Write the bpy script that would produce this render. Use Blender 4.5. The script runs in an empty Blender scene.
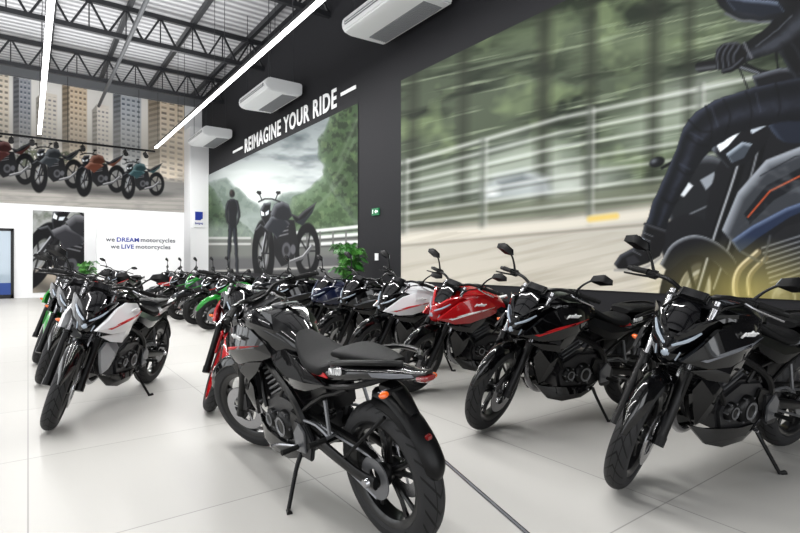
import bpy, bmesh, math, random
import numpy as np
from mathutils import Matrix, Vector
random.seed(7); np.random.seed(7)
S=bpy.context.scene; COL=S.collection
try: S.view_settings.view_transform='Standard'
except Exception: pass
TH=math.radians(36.0); sn,cs=math.sin(TH),math.cos(TH); HC=1.12
W=5.25; YB=19.8; ZC=7.25
def lin(c):
    c=np.asarray(c,dtype=float)/255.0
    return np.where(c<=0.04045,c/12.92,((c+0.055)/1.055)**2.4)
# ---------------------------------------------------------------- materials
def mat(name,rgb,rough=.5,metal=0,coat=0,emit=0,bump=0,bscale=200,trans=0,var=0,spec=.5):
    m=bpy.data.materials.new(name); m.use_nodes=True; nt=m.node_tree; b=nt.nodes['Principled BSDF']
    c=tuple(lin(rgb))+(1,)
    b.inputs['Base Color'].default_value=c; b.inputs['Roughness'].default_value=rough
    b.inputs['Metallic'].default_value=metal; b.inputs['Coat Weight'].default_value=coat
    b.inputs['Coat Roughness'].default_value=.04; b.inputs['Specular IOR Level'].default_value=spec
    if trans: b.inputs['Transmission Weight'].default_value=trans
    if emit:
        b.inputs['Emission Color'].default_value=c; b.inputs['Emission Strength'].default_value=emit
    if bump or var:
        tc=nt.nodes.new('ShaderNodeTexCoord'); n=nt.nodes.new('ShaderNodeTexNoise'); n.inputs['Scale'].default_value=bscale
        nt.links.new(tc.outputs['Object'],n.inputs['Vector'])
        if bump:
            bp=nt.nodes.new('ShaderNodeBump'); bp.inputs['Strength'].default_value=bump; bp.inputs['Distance'].default_value=.01
            nt.links.new(n.outputs['Fac'],bp.inputs['Height']); nt.links.new(bp.outputs['Normal'],b.inputs['Normal'])
        if var:
            mx=nt.nodes.new('ShaderNodeMix'); mx.data_type='RGBA'
            mx.inputs['A'].default_value=tuple(x*(1-var) for x in c[:3])+(1,); mx.inputs['B'].default_value=tuple(min(1,x*(1+var)) for x in c[:3])+(1,)
            nt.links.new(n.outputs['Fac'],mx.inputs['Factor']); nt.links.new(mx.outputs['Result'],b.inputs['Base Color'])
    return m
M={}
M['black']=mat('gloss_black_paint',(4,4,5),.3,0,1,spec=.02)
M['darkgrey']=mat('dark_grey_paint',(30,32,36),.3,.2,.8,spec=.2)
M['red']=mat('red_paint',(158,12,18),.25,.0,1,spec=.2)
M['white']=mat('white_paint',(215,216,218),.3,0,.9)
M['silver']=mat('silver_paint',(150,152,156),.3,.6,.8)
M['green']=mat('green_paint',(22,128,36),.3,0,1,spec=.2)
M['blue']=mat('blue_paint',(9,17,46),.28,.1,1,spec=.2)
M['matte']=mat('matte_black_plastic',(8,8,9),.45,bump=.05,bscale=400,spec=.14)
M['plastic']=mat('black_plastic',(7,7,8),.35,spec=.2)
M['metal']=mat('dark_cast_metal',(46,46,48),.36,.6,bump=.08,bscale=300)
M['alu']=mat('cast_aluminium',(120,121,124),.38,.8,bump=.06,bscale=300)
M['steel']=mat('brushed_steel',(165,165,168),.25,1)
M['exh']=mat('satin_black_metal',(9,9,10),.32,.1,spec=.25)
M['seat']=mat('black_vinyl_seat',(11,11,12),.55,bump=.15,bscale=500,spec=.15)
M['rubber']=mat('rubber',(12,12,12),.7,spec=.2)
M['lens']=mat('clear_lens',(150,160,172),.05,.2,1,emit=.08)
M['glass']=mat('mirror_glass',(180,190,200),.03,1)
M['amber']=mat('amber_lens',(215,90,12),.15,0,1,emit=.1)
M['redlens']=mat('red_lens',(110,6,8),.15,0,1)
M['gold']=mat('orange_rim_paint',(170,60,26),.4)
M['decw']=mat('white_decal',(215,215,215),.4)
M['decr']=mat('red_decal',(175,14,18),.4)
M['decg']=mat('grey_decal',(96,98,103),.4)
M['rimblk']=mat('black_rim_paint',(9,9,10),.3,.1,.4,spec=.3)
M['screen']=mat('smoked_visor',(6,6,8),.1,0,1,spec=.1)
def tyre_mat():
    m=mat('tyre_rubber',(16,16,17),.6,spec=.22); nt=m.node_tree; b=nt.nodes['Principled BSDF']; N=nt.nodes.new; L=nt.links.new
    uv=N('ShaderNodeUVMap'); sp=N('ShaderNodeSeparateXYZ'); L(uv.outputs['UV'],sp.inputs[0])
    def ma(op,a,bv):
        n=N('ShaderNodeMath'); n.operation=op
        for i,v in enumerate((a,bv)):
            if v is None: continue
            if isinstance(v,(int,float)): n.inputs[i].default_value=v
            else: L(v,n.inputs[i])
        return n.outputs[0]
    av=ma('ABSOLUTE',ma('SUBTRACT',sp.outputs[1],.5),None)
    ph=ma('FRACT',ma('ADD',ma('MULTIPLY',sp.outputs[0],26),ma('MULTIPLY',av,5)),None)
    g=ma('LESS_THAN',ph,.2); inb=ma('LESS_THAN',av,.27); g=ma('MULTIPLY',g,inb)
    ctr=ma('LESS_THAN',ma('ABSOLUTE',ma('SUBTRACT',av,.07),None),.008); g=ma('MAXIMUM',g,ctr)
    mx=N('ShaderNodeMix'); mx.data_type='RGBA'; L(g,mx.inputs['Factor'])
    mx.inputs['A'].default_value=(.019,.019,.02,1); mx.inputs['B'].default_value=(.002,.002,.002,1)
    L(mx.outputs['Result'],b.inputs['Base Color'])
    bp=N('ShaderNodeBump'); bp.invert=True; bp.inputs['Strength'].default_value=.8; bp.inputs['Distance'].default_value=.006
    L(g,bp.inputs['Height']); L(bp.outputs['Normal'],b.inputs['Normal'])
    return m
M['tyre']=tyre_mat()
# ---------------------------------------------------------------- mesh helpers
def crs(P,k):
    P=[np.array(p,float) for p in P]
    if len(P)<3 or k<=1: return P
    Q=[2*P[0]-P[1]]+P+[2*P[-1]-P[-2]]; out=[]
    for i in range(1,len(Q)-2):
        a,b,c,d=Q[i-1:i+3]
        for j in range(k):
            t=j/k
            out.append(.5*((2*b)+(-a+c)*t+(2*a-5*b+4*c-d)*t*t+(-a+3*b-3*c+d)*t**3))
    out.append(P[-1]); return out
class B:
    def __init__(s): s.bm=bmesh.new(); s.uv=None
    def loft(s,rings,mi=0,cap=True,closed=True,loop=False):
        bm=s.bm; V=[[bm.verts.new(tuple(p)) for p in r] for r in rings]; n=len(V[0])
        R=len(V)
        for i in range(R if loop else R-1):
            A,C=V[i],V[(i+1)%R]
            for j in range(n if closed else n-1):
                k=(j+1)%n
                try: f=bm.faces.new((A[j],A[k],C[k],C[j])); f.material_index=mi
                except ValueError: pass
        if cap and not loop:
            for r in (V[0][::-1],V[-1]):
                try: f=bm.faces.new(r); f.material_index=mi
                except ValueError: pass
        return s
    def body(s,secs,k=4,n=20,mi=0):
        secs=[tuple(q)+((0,) if len(q)==6 else ()) for q in secs]
        rings=[]
        for q in crs(secs,k):
            x,zc,hw,ht,hb,e,yc=q; hw=max(hw,.003)
            r=[]
            for j in range(n):
                a=2*math.pi*j/n; c,si=math.cos(a),math.sin(a)
                yy=hw*math.copysign(abs(c)**(2/e),c); zz=math.copysign(abs(si)**(2/e),si)
                r.append((x,yc+yy,zc+zz*(ht if si>=0 else hb)))
            rings.append(r)
        return s.loft(rings,mi)
    def tube(s,path,r,n=8,k=3,mi=0,flat=1.0):
        if not hasattr(r,'__len__'): r=[r]*len(path)
        Q=crs([tuple(p)+(q,) for p,q in zip(path,r)],k)
        rings=[]; prev=None
        for i,q in enumerate(Q):
            p=Vector(q[:3]); a=Vector(Q[max(0,i-1)][:3]); b=Vector(Q[min(len(Q)-1,i+1)][:3]); t=(b-a).normalized()
            if prev is None:
                up=Vector((0,1,0)) if abs(t.y)<.9 else Vector((0,0,1)); u=t.cross(up).normalized()
            else:
                u=(prev-t*prev.dot(t)).normalized()
            v=t.cross(u); prev=u
            rings.append([p+u*math.cos(2*math.pi*(j+.5)/n)*q[3]+v*math.sin(2*math.pi*(j+.5)/n)*q[3]*flat for j in range(n)])
        return s.loft(rings,mi)
    def lathe(s,prof,n=48,c=(0,0,0),mi=0,axis='y',loop=True,uv=False):
        rings=[]
        for i in range(n):
            a=2*math.pi*i/n; ca,sa=math.cos(a),math.sin(a)
            if axis=='y': rings.append([(c[0]+r*ca,c[1]+h,c[2]+r*sa) for r,h in prof])
            elif axis=='z': rings.append([(c[0]+r*ca,c[1]+r*sa,c[2]+h) for r,h in prof])
            else: rings.append([(c[0]+h,c[1]+r*ca,c[2]+r*sa) for r,h in prof])
        if uv:
            bm=s.bm; L=bm.loops.layers.uv.new('UVMap'); V=[[bm.verts.new(p) for p in r] for r in rings]; m=len(prof)
            for i in range(n):
                for j in range(m-1):
                    f=bm.faces.new((V[i][j],V[i][j+1],V[(i+1)%n][j+1],V[(i+1)%n][j]))
                    for l,(uu,vv) in zip(f.loops,((i/n,j/(m-1)),(i/n,(j+1)/(m-1)),((i+1)/n,(j+1)/(m-1)),((i+1)/n,j/(m-1)))): l[L].uv=(uu,vv)
            return s
        return s.loft(rings,mi,cap=False,closed=loop,loop=True)
    def prism(s,poly,y0,y1,bev=.01,mi=0,plane='xz',mtx=None):
        b2=bmesh.new()
        def P(a,b,t): return {'xz':(a,t,b),'xy':(a,b,t),'yz':(t,a,b)}[plane]
        v0=[b2.verts.new(P(a,b,y0)) for a,b in poly]; v1=[b2.verts.new(P(a,b,y1)) for a,b in poly]
        b2.faces.new(v0); b2.faces.new(v1[::-1]); n=len(poly)
        for i in range(n): b2.faces.new((v0[i],v1[i],v1[(i+1)%n],v0[(i+1)%n]))
        bmesh.ops.recalc_face_normals(b2,faces=b2.faces)
        if bev: bmesh.ops.bevel(b2,geom=b2.edges[:],offset=bev,segments=2,affect='EDGES',clamp_overlap=True)
        if mtx is not None: bmesh.ops.transform(b2,matrix=mtx,verts=b2.verts[:])
        return s.merge(b2,mi)
    def merge(s,b2,mi):
        mp={}
        for v in b2.verts: mp[v]=s.bm.verts.new(v.co)
        for f in b2.faces:
            try: g=s.bm.faces.new([mp[v] for v in f.verts]); g.material_index=mi
            except ValueError: pass
        b2.free(); return s
    def box(s,c,sz,bev=.005,mi=0,mtx=None):
        x,y,z=c; a,b,d=[q/2 for q in sz]
        return s.prism([(x-a,z-d),(x+a,z-d),(x+a,z+d),(x-a,z+d)],y-b,y+b,bev,mi,mtx=mtx)
    def panel(s,outl,ridge,th=.015,mi=0,sub=False,nz=False):
        bm=s.bm; nrm=Vector((0,1,0)) if ridge[0][1]>=0 else Vector((0,-1,0))
        if abs(ridge[0][1])<1e-6: nrm=Vector((1,0,0))
        if nz: nrm=Vector((0,0,1))
        O=[bm.verts.new(p) for p in outl]; I=[bm.verts.new(Vector(p)-nrm*th) for p in outl]
        R=[bm.verts.new(p) for p in ridge]; n=len(O)
        def near(p): return min(range(len(R)),key=lambda i:(R[i].co-p).length)
        idx=[near(v.co) for v in O]
        for i in range(n):
            k=(i+1)%n
            a,b=idx[i],idx[k]
            f=bm.faces.new((O[i],O[k],R[a])); f.material_index=mi
            if a!=b:
                st=1 if b>a else -1
                for q in range(a,b,st):
                    f=bm.faces.new((O[k],R[q+st],R[q])); f.material_index=mi
            f=bm.faces.new((O[k],O[i],I[i],I[k])); f.material_index=mi
        f=bm.faces.new(I[::-1]); f.material_index=mi
        return s
    def ell(s,c,r,n=14,m=8,mi=0):
        rings=[]
        for i in range(1,m):
            a=math.pi*i/m-math.pi/2
            rings.append([(c[0]+r[0]*math.cos(a)*math.cos(2*math.pi*j/n),c[1]+r[1]*math.cos(a)*math.sin(2*math.pi*j/n),c[2]+r[2]*math.sin(a)) for j in range(n)])
        return s.loft(rings,mi)
    def fender(s,cx,cz,R,a0,a1,w0,w1,drop=.03,th=.006,k=18,mi=0):
        rings=[]
        for i in range(k+1):
            t=i/k; a=math.radians(a0+(a1-a0)*t); w=(w0+(w1-w0)*t)*min(1,.45+3.0*min(t,1-t)+.0)
            up=[];dn=[]
            for j in range(9):
                q=-1+j/4; rr=R-drop*abs(q)**2.2
                up.append((cx+rr*math.cos(a),q*w,cz+rr*math.sin(a)))
                dn.append((cx+(rr-th)*math.cos(a),q*(w-th*.5),cz+(rr-th)*math.sin(a)))
            rings.append(up+dn[::-1])
        return s.loft(rings,mi)
    def mesh(s,name,mats,ang=35,mirror=False):
        bmesh.ops.recalc_face_normals(s.bm,faces=s.bm.faces)
        me=bpy.data.meshes.new(name); s.bm.to_mesh(me); s.bm.free()
        for m in mats: me.materials.append(m)
        me.shade_smooth()
        try: me.set_sharp_from_angle(angle=math.radians(ang))
        except Exception: pass
        return me
def addobj(name,me,parent=None,label=None,cat=None,kind=None,group=None,mtx=None):
    o=bpy.data.objects.new(name,me); COL.objects.link(o)
    if parent is not None: o.parent=parent
    if mtx is not None: o.matrix_basis=mtx
    if label: o['label']=label
    if cat: o['category']=cat
    if kind: o['kind']=kind
    if group: o['group']=group
    return o
def text_mesh(txt,m,width=None,height=None,bold=0,name='lettering',extr=.002,shear=0,sp=1.0):
    cu=bpy.data.curves.new('t','FONT'); cu.body=txt; cu.offset=bold; cu.extrude=extr; cu.shear=shear; cu.resolution_u=3; cu.space_character=sp
    o=bpy.data.objects.new('t',cu); COL.objects.link(o); bpy.context.view_layer.update()
    me=bpy.data.meshes.new_from_object(o.evaluated_get(bpy.context.evaluated_depsgraph_get())); bpy.data.objects.remove(o)
    v=np.array([x.co[:] for x in me.vertices]); mn,mxx=v.min(0),v.max(0)
    sx=(width/(mxx[0]-mn[0])) if width else None; sy=(height/(mxx[1]-mn[1])) if height else None
    sx=sx or sy; sy=sy or sx
    for x in me.vertices: x.co=((x.co.x-mn[0])*sx,(x.co.y-mn[1])*sy,x.co.z)
    me.materials.clear(); me.materials.append(m); me.name=name
    return me
# ---------------------------------------------------------------- motorcycle template
PX0=Vector((.385,0,.95)); U=Vector((-.42,0,.907)).normalized()
STEER=Matrix.Translation(PX0)@Matrix.Rotation(math.radians(24),4,U)@Matrix.Translation(-PX0)
parts=[]; YS=.97
def warpdz(x,z):
    w=min(1,max(0,(.05-x)/.5)); w2=min(1,max(0,(-.42-x)/.5)); wz=min(1,max(0,(z-.45)/.25))
    return -(.066*w+.098*w2)*wz
def P(name,me,par=None,st=False,roles=None,far=True,mtx=None,warp=True):
    if not st and warp and not (par is not None and parts[par][2]):
        if mtx is None:
            for v in me.vertices: v.co.z+=warpdz(v.co.x,v.co.z); v.co.y*=YS
        elif name not in ('front_wheel','rear_wheel'):
            t=mtx.to_translation(); mtx=Matrix.Translation((0,t.y*(YS-1),warpdz(t.x,t.z)))@mtx
    parts.append((name,me,par,st,roles or {},far,mtx)); return len(parts)-1
def wheel_parts(front):
    w=.050 if front else .058; nm='front_wheel' if front else 'rear_wheel'
    ax=(.68,0,.30) if front else (-.68,0,.30)
    b=B()
    rw=w*.72
    b.lathe([(.205,-rw),(.222,-rw-.004),(.222,-rw+.008),(.205,-rw*.6),(.198,0),(.205,rw*.6),(.222,rw-.008),(.222,rw+.004),(.205,rw),(.192,rw*.75),(.186,0),(.192,-rw*.75)],48)
    b.lathe([(.0,-.05),(.045,-.05),(.05,-.03),(.036,0),(.05,.03),(.045,.05),(0,.05)],24,loop=False)
    for i in range(5):
        a0=2*math.pi*i/5+.3
        for da in (-.2,.2):
            p=[(.04*math.cos(a0+da*.6),0,.04*math.sin(a0+da*.6)),(.12*math.cos(a0+da*.75),0,.12*math.sin(a0+da*.75)),(.192*math.cos(a0+da),0,.192*math.sin(a0+da))]
            b.tube(p,[.017,.011,.013],6,2)
    T=Matrix.Translation(ax)
    i0=P(nm,b.mesh(nm,[M['rimblk']]),None,front,{0:'wheel'},True,T)
    b=B(); prof=[]
    for j in range(15):
        a=math.pi*(j/14)*1.16-math.pi*.08
        prof.append((.245+.057*math.sin(a),-w*math.cos(a)))
    prof=[(.215,-w*.66)]+prof+[(.215,w*.66)]
    b.lathe(prof,56,uv=True)
    P('tyre',b.mesh('tyre',[M['tyre']]),i0,warp=False)
    b=B(); yy=.068
    s=1 if front else -1
    b.lathe([(.085,s*yy-.003),(.14,s*yy-.003),(.14,s*yy+.003),(.085,s*yy+.003)],40)
    for i in range(6):
        a=i*math.pi/3; b.tube([(.03*math.cos(a),s*yy,.03*math.sin(a)),(.09*math.cos(a+.2),s*yy,.09*math.sin(a+.2))],.006,5,1)
    P('brake_disc',b.mesh('brake_disc',[M['steel']]),i0,warp=False)
    b=B()
    for q in (-1,1): b.lathe([(.2225,q*(rw+.001)-.003),(.227,q*(rw+.001)-.003),(.227,q*(rw+.001)+.003),(.2225,q*(rw+.001)+.003)],48)
    P('rim_stripe',b.mesh('rim_stripe',[M['decg']]),i0,roles={0:'rim'},far=True,warp=False)
    return i0
wheel_parts(True); wheel_parts(False)
b=B()
for y in (-.1,.1):
    A=Vector((.68,y,.30)); 
    b.tube([A,A+U*.36],[.027,.026],12,1); b.tube([A+U*.36,A+U*.375],[.031,.031],12,1)
    b.tube([A-U*.02,A+U*.03],[.03,.03],10,1)
    b.tube([A+U*.37,A+U*.74],[.0195,.0195],12,1,mi=1)
for L in (.52,.70):
    c=Vector((.68,0,.30))+U*L
    b.box((0,0,0),(.075,.25,.035),.01,2,mtx=Matrix.Translation(c+Vector((-.02,0,0)))@Matrix.Rotation(-math.radians(25),4,'Y'))
b.tube([(.68,-.12,.30),(.68,.12,.30)],.011,10,1,mi=1)
P('front_fork',b.mesh('front_fork',[M['exh'],M['steel'],M['metal']]),None,True,{0:'fork'})
b=B(); b.prism([(.60,.33),(.655,.30),(.63,.42),(.575,.44)],.075,.115,.008)
P('brake_caliper',b.mesh('brake_caliper',[M['metal']]),None,True,far=False)
b=B(); b.fender(.68,.30,.335,18,150,.042,.064,.05)
for y in (-1,1): b.prism([(.67,.60),(.60,.62),(.545,.55),(.60,.46),(.645,.43),(.64,.53)],y*.062,y*.082,.006)
P('front_fender',b.mesh('front_fender',[M['black']]),None,True,{0:'fender'})
# headlight : pointed face with swept brows
b=B(); b.body([(.42,.83,.055,.06,.08,2.6),(.48,.825,.092,.075,.12,3.0),(.54,.805,.092,.065,.14,2.8),(.59,.78,.066,.048,.13,2.4),(.63,.755,.038,.03,.09,2.2),(.655,.735,.014,.014,.04,2)],4,22)
for y in (1,-1):
    b.panel([(.625,y*.03,.81),(.56,y*.085,.875),(.47,y*.145,.91),(.38,y*.160,.88),(.42,y*.145,.79),(.49,y*.108,.71),(.56,y*.06,.67),(.61,y*.048,.73)],[(.56,y*.099,.79),(.48,y*.131,.83)],.02)
ih=P('headlight',b.mesh('headlight',[M['black']],26),None,True,{0:'head'})
b=B(); b.ell((.635,0,.725),(.026,.024,.032)); 
for y in (-1,1):
    b.tube([(.545,y*.107,.84),(.60,y*.07,.798),(.648,y*.018,.765)],[.005,.009,.006],6,3)
    b.tube([(.605,y*.055,.735),(.612,y*.046,.69)],[.006,.004],6,1)
P('headlight_lens',b.mesh('headlight_lens',[M['lens']]),ih)
b=B(); b.panel([(.605,.035,.83),(.605,-.035,.83),(.51,-.07,.90),(.45,-.05,.955),(.45,.05,.955),(.51,.07,.90)],[(.54,0,.905),(.48,0,.952)],.008)
P('visor',b.mesh('visor',[M['screen']],40),None,True)
CM=Matrix.Translation((.415,0,.975))@Matrix.Rotation(math.radians(32),4,'Y')
b=B(); b.box((0,0,0),(.085,.14,.03),.01,0,CM); b.box((0,0,.017),(.06,.11,.004),.002,1,CM)
P('instrument_cluster',b.mesh('instrument_cluster',[M['plastic'],M['screen']]),None,True,far=False)
# handlebar
b=B(); hp=[(.25,.38,.99),(.31,.27,1.005),(.365,.14,1.01),(.375,.06,.98),(.375,-.06,.98),(.365,-.14,1.01),(.31,-.27,1.005),(.25,-.38,.99)]
b.tube(hp,.0115,10,4)
for y in (-1,1): b.box((0,0,0),(.05,.055,.045),.01,0,Matrix.Translation((.325,y*.225,1.005)))
hb=P('handlebar',b.mesh('handlebar',[M['exh']]),None,True)
for y in (-1,1):
    b=B(); b.tube([(.315,y*.262,1.007),(.30,y*.29,1.003),(.262,y*.36,.993)],[.019,.0165,.018],10,3); b.tube([(.262,y*.36,.993),(.25,y*.39,.988)],[.014,.014],10,1)
    P('grip',b.mesh('grip',[M['rubber']]),hb,far=False)
    b=B(); b.tube([(.345,y*.215,1.0),(.365,y*.27,.99),(.33,y*.385,.97)],[.008,.007,.006],6,3,flat=.6)
    P('lever',b.mesh('lever',[M['steel'] if y>0 else M['exh']]),hb,far=False)
for y in (-1,1):
    b=B(); b.tube([(.325,y*.23,1.02),(.315,y*.26,1.075),(.30,y*.30,1.118),(.295,y*.33,1.13)],[.009,.007,.007,.008],8,3)
    O=[(.29,1.113),(.305,1.155),(.375,1.185),(.43,1.165),(.435,1.132),(.36,1.103)]
    b.panel([(.30-.015*i/5,y*a,z) for i,(a,z) in enumerate(O)],[(.33,y*.365,1.143)],.0)
    mm=P('mirror',b.mesh('mirror',[M['plastic']],40),None,True)
    b=B(); b.loft([[(q,y*(.365+(yy-.365)*.9),1.143+(zz-1.143)*.9) for yy,zz in O] for q in (.288,.282)])
    P('mirror_glass',b.mesh('mirror_glass',[M['glass']]),mm)
# tank : long muscular tank with knee recess and creased top plates
b=B(); b.body([(.41,.80,.05,.05,.05,2.4),(.37,.82,.12,.08,.09,2.8),(.28,.835,.165,.10,.11,3.2),(.17,.838,.172,.105,.13,3.3),(.06,.828,.155,.098,.13,3.0),(-.04,.805,.118,.085,.11,2.6),(-.11,.79,.09,.062,.09,2.4),(-.17,.775,.06,.04,.06,2.2)],5,32)
for y in (1,-1):
    b.panel([(.405,y*.04,.872),(.36,y*.115,.895),(.27,y*.170,.905),(.13,y*.178,.895),(-.01,y*.128,.868),(-.08,y*.055,.865),(.03,y*.035,.935),(.16,y*.03,.957),(.31,y*.03,.945)],[(.04,y*.105,.932),(.18,y*.125,.952),(.31,y*.10,.935)],.02,nz=True)
tk=P('fuel_tank',b.mesh('fuel_tank',[M['black']],24),None,False,{0:'tank'})
b=B(); b.lathe([(0,.012),(.03,.012),(.042,.006),(.045,-.01),(0,-.01)],24,(.15,0,.952),axis='z',loop=False)
P('filler_cap',b.mesh('filler_cap',[M['metal']]),tk,far=False)
for y in (1,-1):
    b=B(); b.panel([(.62,y*.14,.69),(.53,y*.172,.765),(.43,y*.178,.835),(.30,y*.182,.872),(.15,y*.18,.858),(.04,y*.165,.795),(.0,y*.145,.735),(.09,y*.165,.70),(.20,y*.19,.685),(.32,y*.195,.655),(.46,y*.175,.65)],[(.10,y*.197,.77),(.23,y*.226,.755),(.36,y*.222,.735),(.50,y*.188,.71)],.02)
    sh=P('tank_shroud',b.mesh('tank_shroud',[M['black']],20),None,False,{0:'shroud'})
    b=B(); b.panel([(.53,y*.177,.697),(.38,y*.221,.748),(.20,y*.222,.774),(.06,y*.188,.785),(.22,y*.227,.761),(.37,y*.227,.734),(.50,y*.187,.690)],[(.34,y*.229,.744)],.004)
    P('shroud_stripe',b.mesh('shroud_stripe',[M['decg']],30),sh,roles={0:'accent'})
    b=B(); b.panel([(.53,y*.13,.635),(.40,y*.172,.645),(.26,y*.182,.67),(.12,y*.158,.685),(.18,y*.165,.62),(.28,y*.17,.56),(.42,y*.15,.585)],[(.32,y*.199,.62)],.015)
    P('shroud_winglet',b.mesh('shroud_winglet',[M['black']],20),None,False,{0:'wing'})
    b=B(); b.panel([(.43,y*.13,.58),(.33,y*.15,.565),(.28,y*.15,.52),(.30,y*.14,.44),(.34,y*.12,.36),(.385,y*.10,.33),(.42,y*.10,.41),(.455,y*.105,.52)],[(.36,y*.166,.49)],.02)
    P('engine_cowl',b.mesh('engine_cowl',[M['black']],20),None,False,{0:'cowl'})
    b=B(); b.panel([(.30,y*.11,.30),(.20,y*.135,.295),(.04,y*.14,.28),(-.10,y*.125,.275),(-.15,y*.11,.24),(.0,y*.13,.195),(.18,y*.13,.19),(.30,y*.115,.22),(.40,y*.08,.32)],[(.02,y*.152,.238),(.20,y*.148,.24)],.015)
    P('belly_cowl',b.mesh('belly_cowl',[M['black']],20),None,False,{0:'bcowl'})
    b=B(); b.panel([(-.07,y*.11,.785),(.03,y*.145,.745),(.0,y*.15,.70),(-.10,y*.155,.665),(-.20,y*.15,.63),(-.29,y*.145,.645),(-.36,y*.14,.68),(-.46,y*.14,.74),(-.28,y*.125,.75)],[(-.06,y*.172,.725),(-.18,y*.18,.70),(-.32,y*.165,.71)],.02)
    P('side_panel',b.mesh('side_panel',[M['black']],20),None,False,{0:'side'})
# seat, tail
b=B(); b.body([(-.09,.845,.05,.02,.04,2.3),(-.15,.812,.09,.03,.05,2.4),(-.27,.775,.13,.028,.045,2.8),(-.39,.778,.135,.026,.045,2.8),(-.45,.80,.115,.035,.045,2.6),(-.47,.81,.095,.03,.04,2.3)],4,20)
b.body([(-.455,.866,.085,.014,.03,2.3),(-.50,.886,.10,.016,.032,2.8),(-.62,.905,.092,.02,.03,2.8),(-.74,.925,.065,.016,.026,2.4),(-.82,.94,.035,.01,.016,2.2)],4,20)
P('seat',b.mesh('seat',[M['seat']],45))
b=B(); b.body([(-.20,.725,.10,.03,.03,2.5),(-.38,.755,.118,.04,.034,2.9),(-.53,.80,.112,.044,.036,2.9),(-.68,.852,.092,.036,.034,2.7),(-.84,.90,.058,.026,.024,2.4),(-.99,.94,.02,.010,.012,2.2)],4,20)
tc_=P('tail_cowl',b.mesh('tail_cowl',[M['black']],50),None,False,{0:'tail'})
for y in (1,-1):
    b=B(); b.panel([(-.16,y*.105,.735),(-.34,y*.122,.744),(-.46,y*.123,.768),(-.43,y*.122,.783),(-.30,y*.119,.762),(-.16,y*.107,.75)],[(-.34,y*.128,.758)],.006)
    P('tail_stripe',b.mesh('tail_stripe',[M['decr']],30),tc_,roles={0:'accent'})
    b=B(); b.panel([(-.74,y*.084,.866),(-.84,y*.064,.892),(-.94,y*.038,.922),(-.93,y*.038,.93),(-.82,y*.066,.905),(-.72,y*.086,.876)],[(-.82,y*.071,.895)],.005)
    P('tail_accent',b.mesh('tail_accent',[M['decg']],30),tc_,roles={0:'tacc'})
TXM=Matrix(((-1,0,0,0),(0,0,1,0),(0,1,0,0),(0,0,0,1)))
tm=text_mesh('N160',M['decw'],height=.030,bold=.01,shear=.25,extr=.004)
P('model_lettering',tm,tc_,mtx=Matrix.Translation((-.48,.118,.79))@Matrix.Rotation(math.radians(8),4,'Y')@TXM,far=False)
tm=text_mesh('pulsar',M['decw'],height=.042,bold=.01,shear=.3,extr=.004)
P('brand_lettering',tm,tk,mtx=Matrix.Translation((.30,.211,.803))@Matrix.Rotation(math.radians(-3),4,'Y')@Matrix.Rotation(math.radians(-28),4,'X')@TXM,far=False)
for y in (1,-1):
    b=B(); b.tube([(-.50,y*.11,.835),(-.56,y*.14,.875),(-.70,y*.135,.925),(-.84,y*.095,.962),(-.90,y*.045,.968)],[.012,.012,.011,.011,.011],8,4)
    P('grab_rail',b.mesh('grab_rail',[M['exh']]))
b=B(); b.body([(-.95,.917,.035,.013,.016,2.4),(-.985,.922,.035,.011,.018,2.4),(-1.0,.924,.022,.008,.011,2.2)],3,14)
P('tail_light',b.mesh('tail_light',[M['redlens']]))
def strip(b,path,ws,th):
    Q=crs([tuple(p)+(w,) for p,w in zip(path,ws)],4); rings=[]
    for i,q in enumerate(Q):
        a=Q[max(0,i-1)];c=Q[min(len(Q)-1,i+1)]; t=Vector((c[0]-a[0],0,c[1]-a[1])).normalized(); nr=Vector((-t.z,0,t.x))
        p=Vector((q[0],0,q[1])); w=q[2]; ring=[]
        for f,g in ((-1,-.9),(-.85,.2),(-.4,.8),(.4,.8),(.85,.2),(1,-.9),(.8,-.3),(.4,.2),(-.4,.2),(-.8,-.3)):
            pp=p+nr*th*g; ring.append((pp.x,f*w,pp.z))
        rings.append(ring)
    b.loft(rings)
b=B(); strip(b,[(-.66,.648),(-.76,.640),(-.86,.585),(-.935,.505),(-.975,.43),(-.98,.39),(-.975,.37)],[.035,.042,.047,.05,.05,.042,.028],-.018)
b.tube([(-.72,0,.68),(-.80,0,.67),(-.88,0,.59)],[.028,.026,.018],8,3,flat=1.4)
rf=P('rear_fender',b.mesh('rear_fender',[M['plastic']],50),warp=False)
b=B(); b.box((-.948,0,.52),(.02,.026,.02),.004)
P('reflector',b.mesh('reflector',[M['redlens']]),rf,far=False,warp=False)
b=B(); b.fender(-.68,.30,.325,80,140,.045,.055,.03)
b.tube([(-.78,.07,.58),(-.60,.11,.42),(-.50,.11,.34)],.008,6,2)
P('tyre_hugger',b.mesh('tyre_hugger',[M['matte']]),warp=False)
for x,z,y0,y1,st in ((.47,.69,.08,.18,True),(-.86,.86,.03,.13,False)):
    for y in (1,-1):
        b=B(); b.tube([(x,y*y0,z),(x,y*(y1-.02),z)],[.007,.009],6,1); b.tube([(x,y*(y1-.035),z),(x,y*(y1+.02),z)],[.015,.011],8,1); b.ell((x+(.008 if st else -.008),y*y1,z),(.012,.024,.013),mi=1)
        P('turn_signal',b.mesh('turn_signal',[M['plastic'],M['amber']]),None,st)
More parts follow.
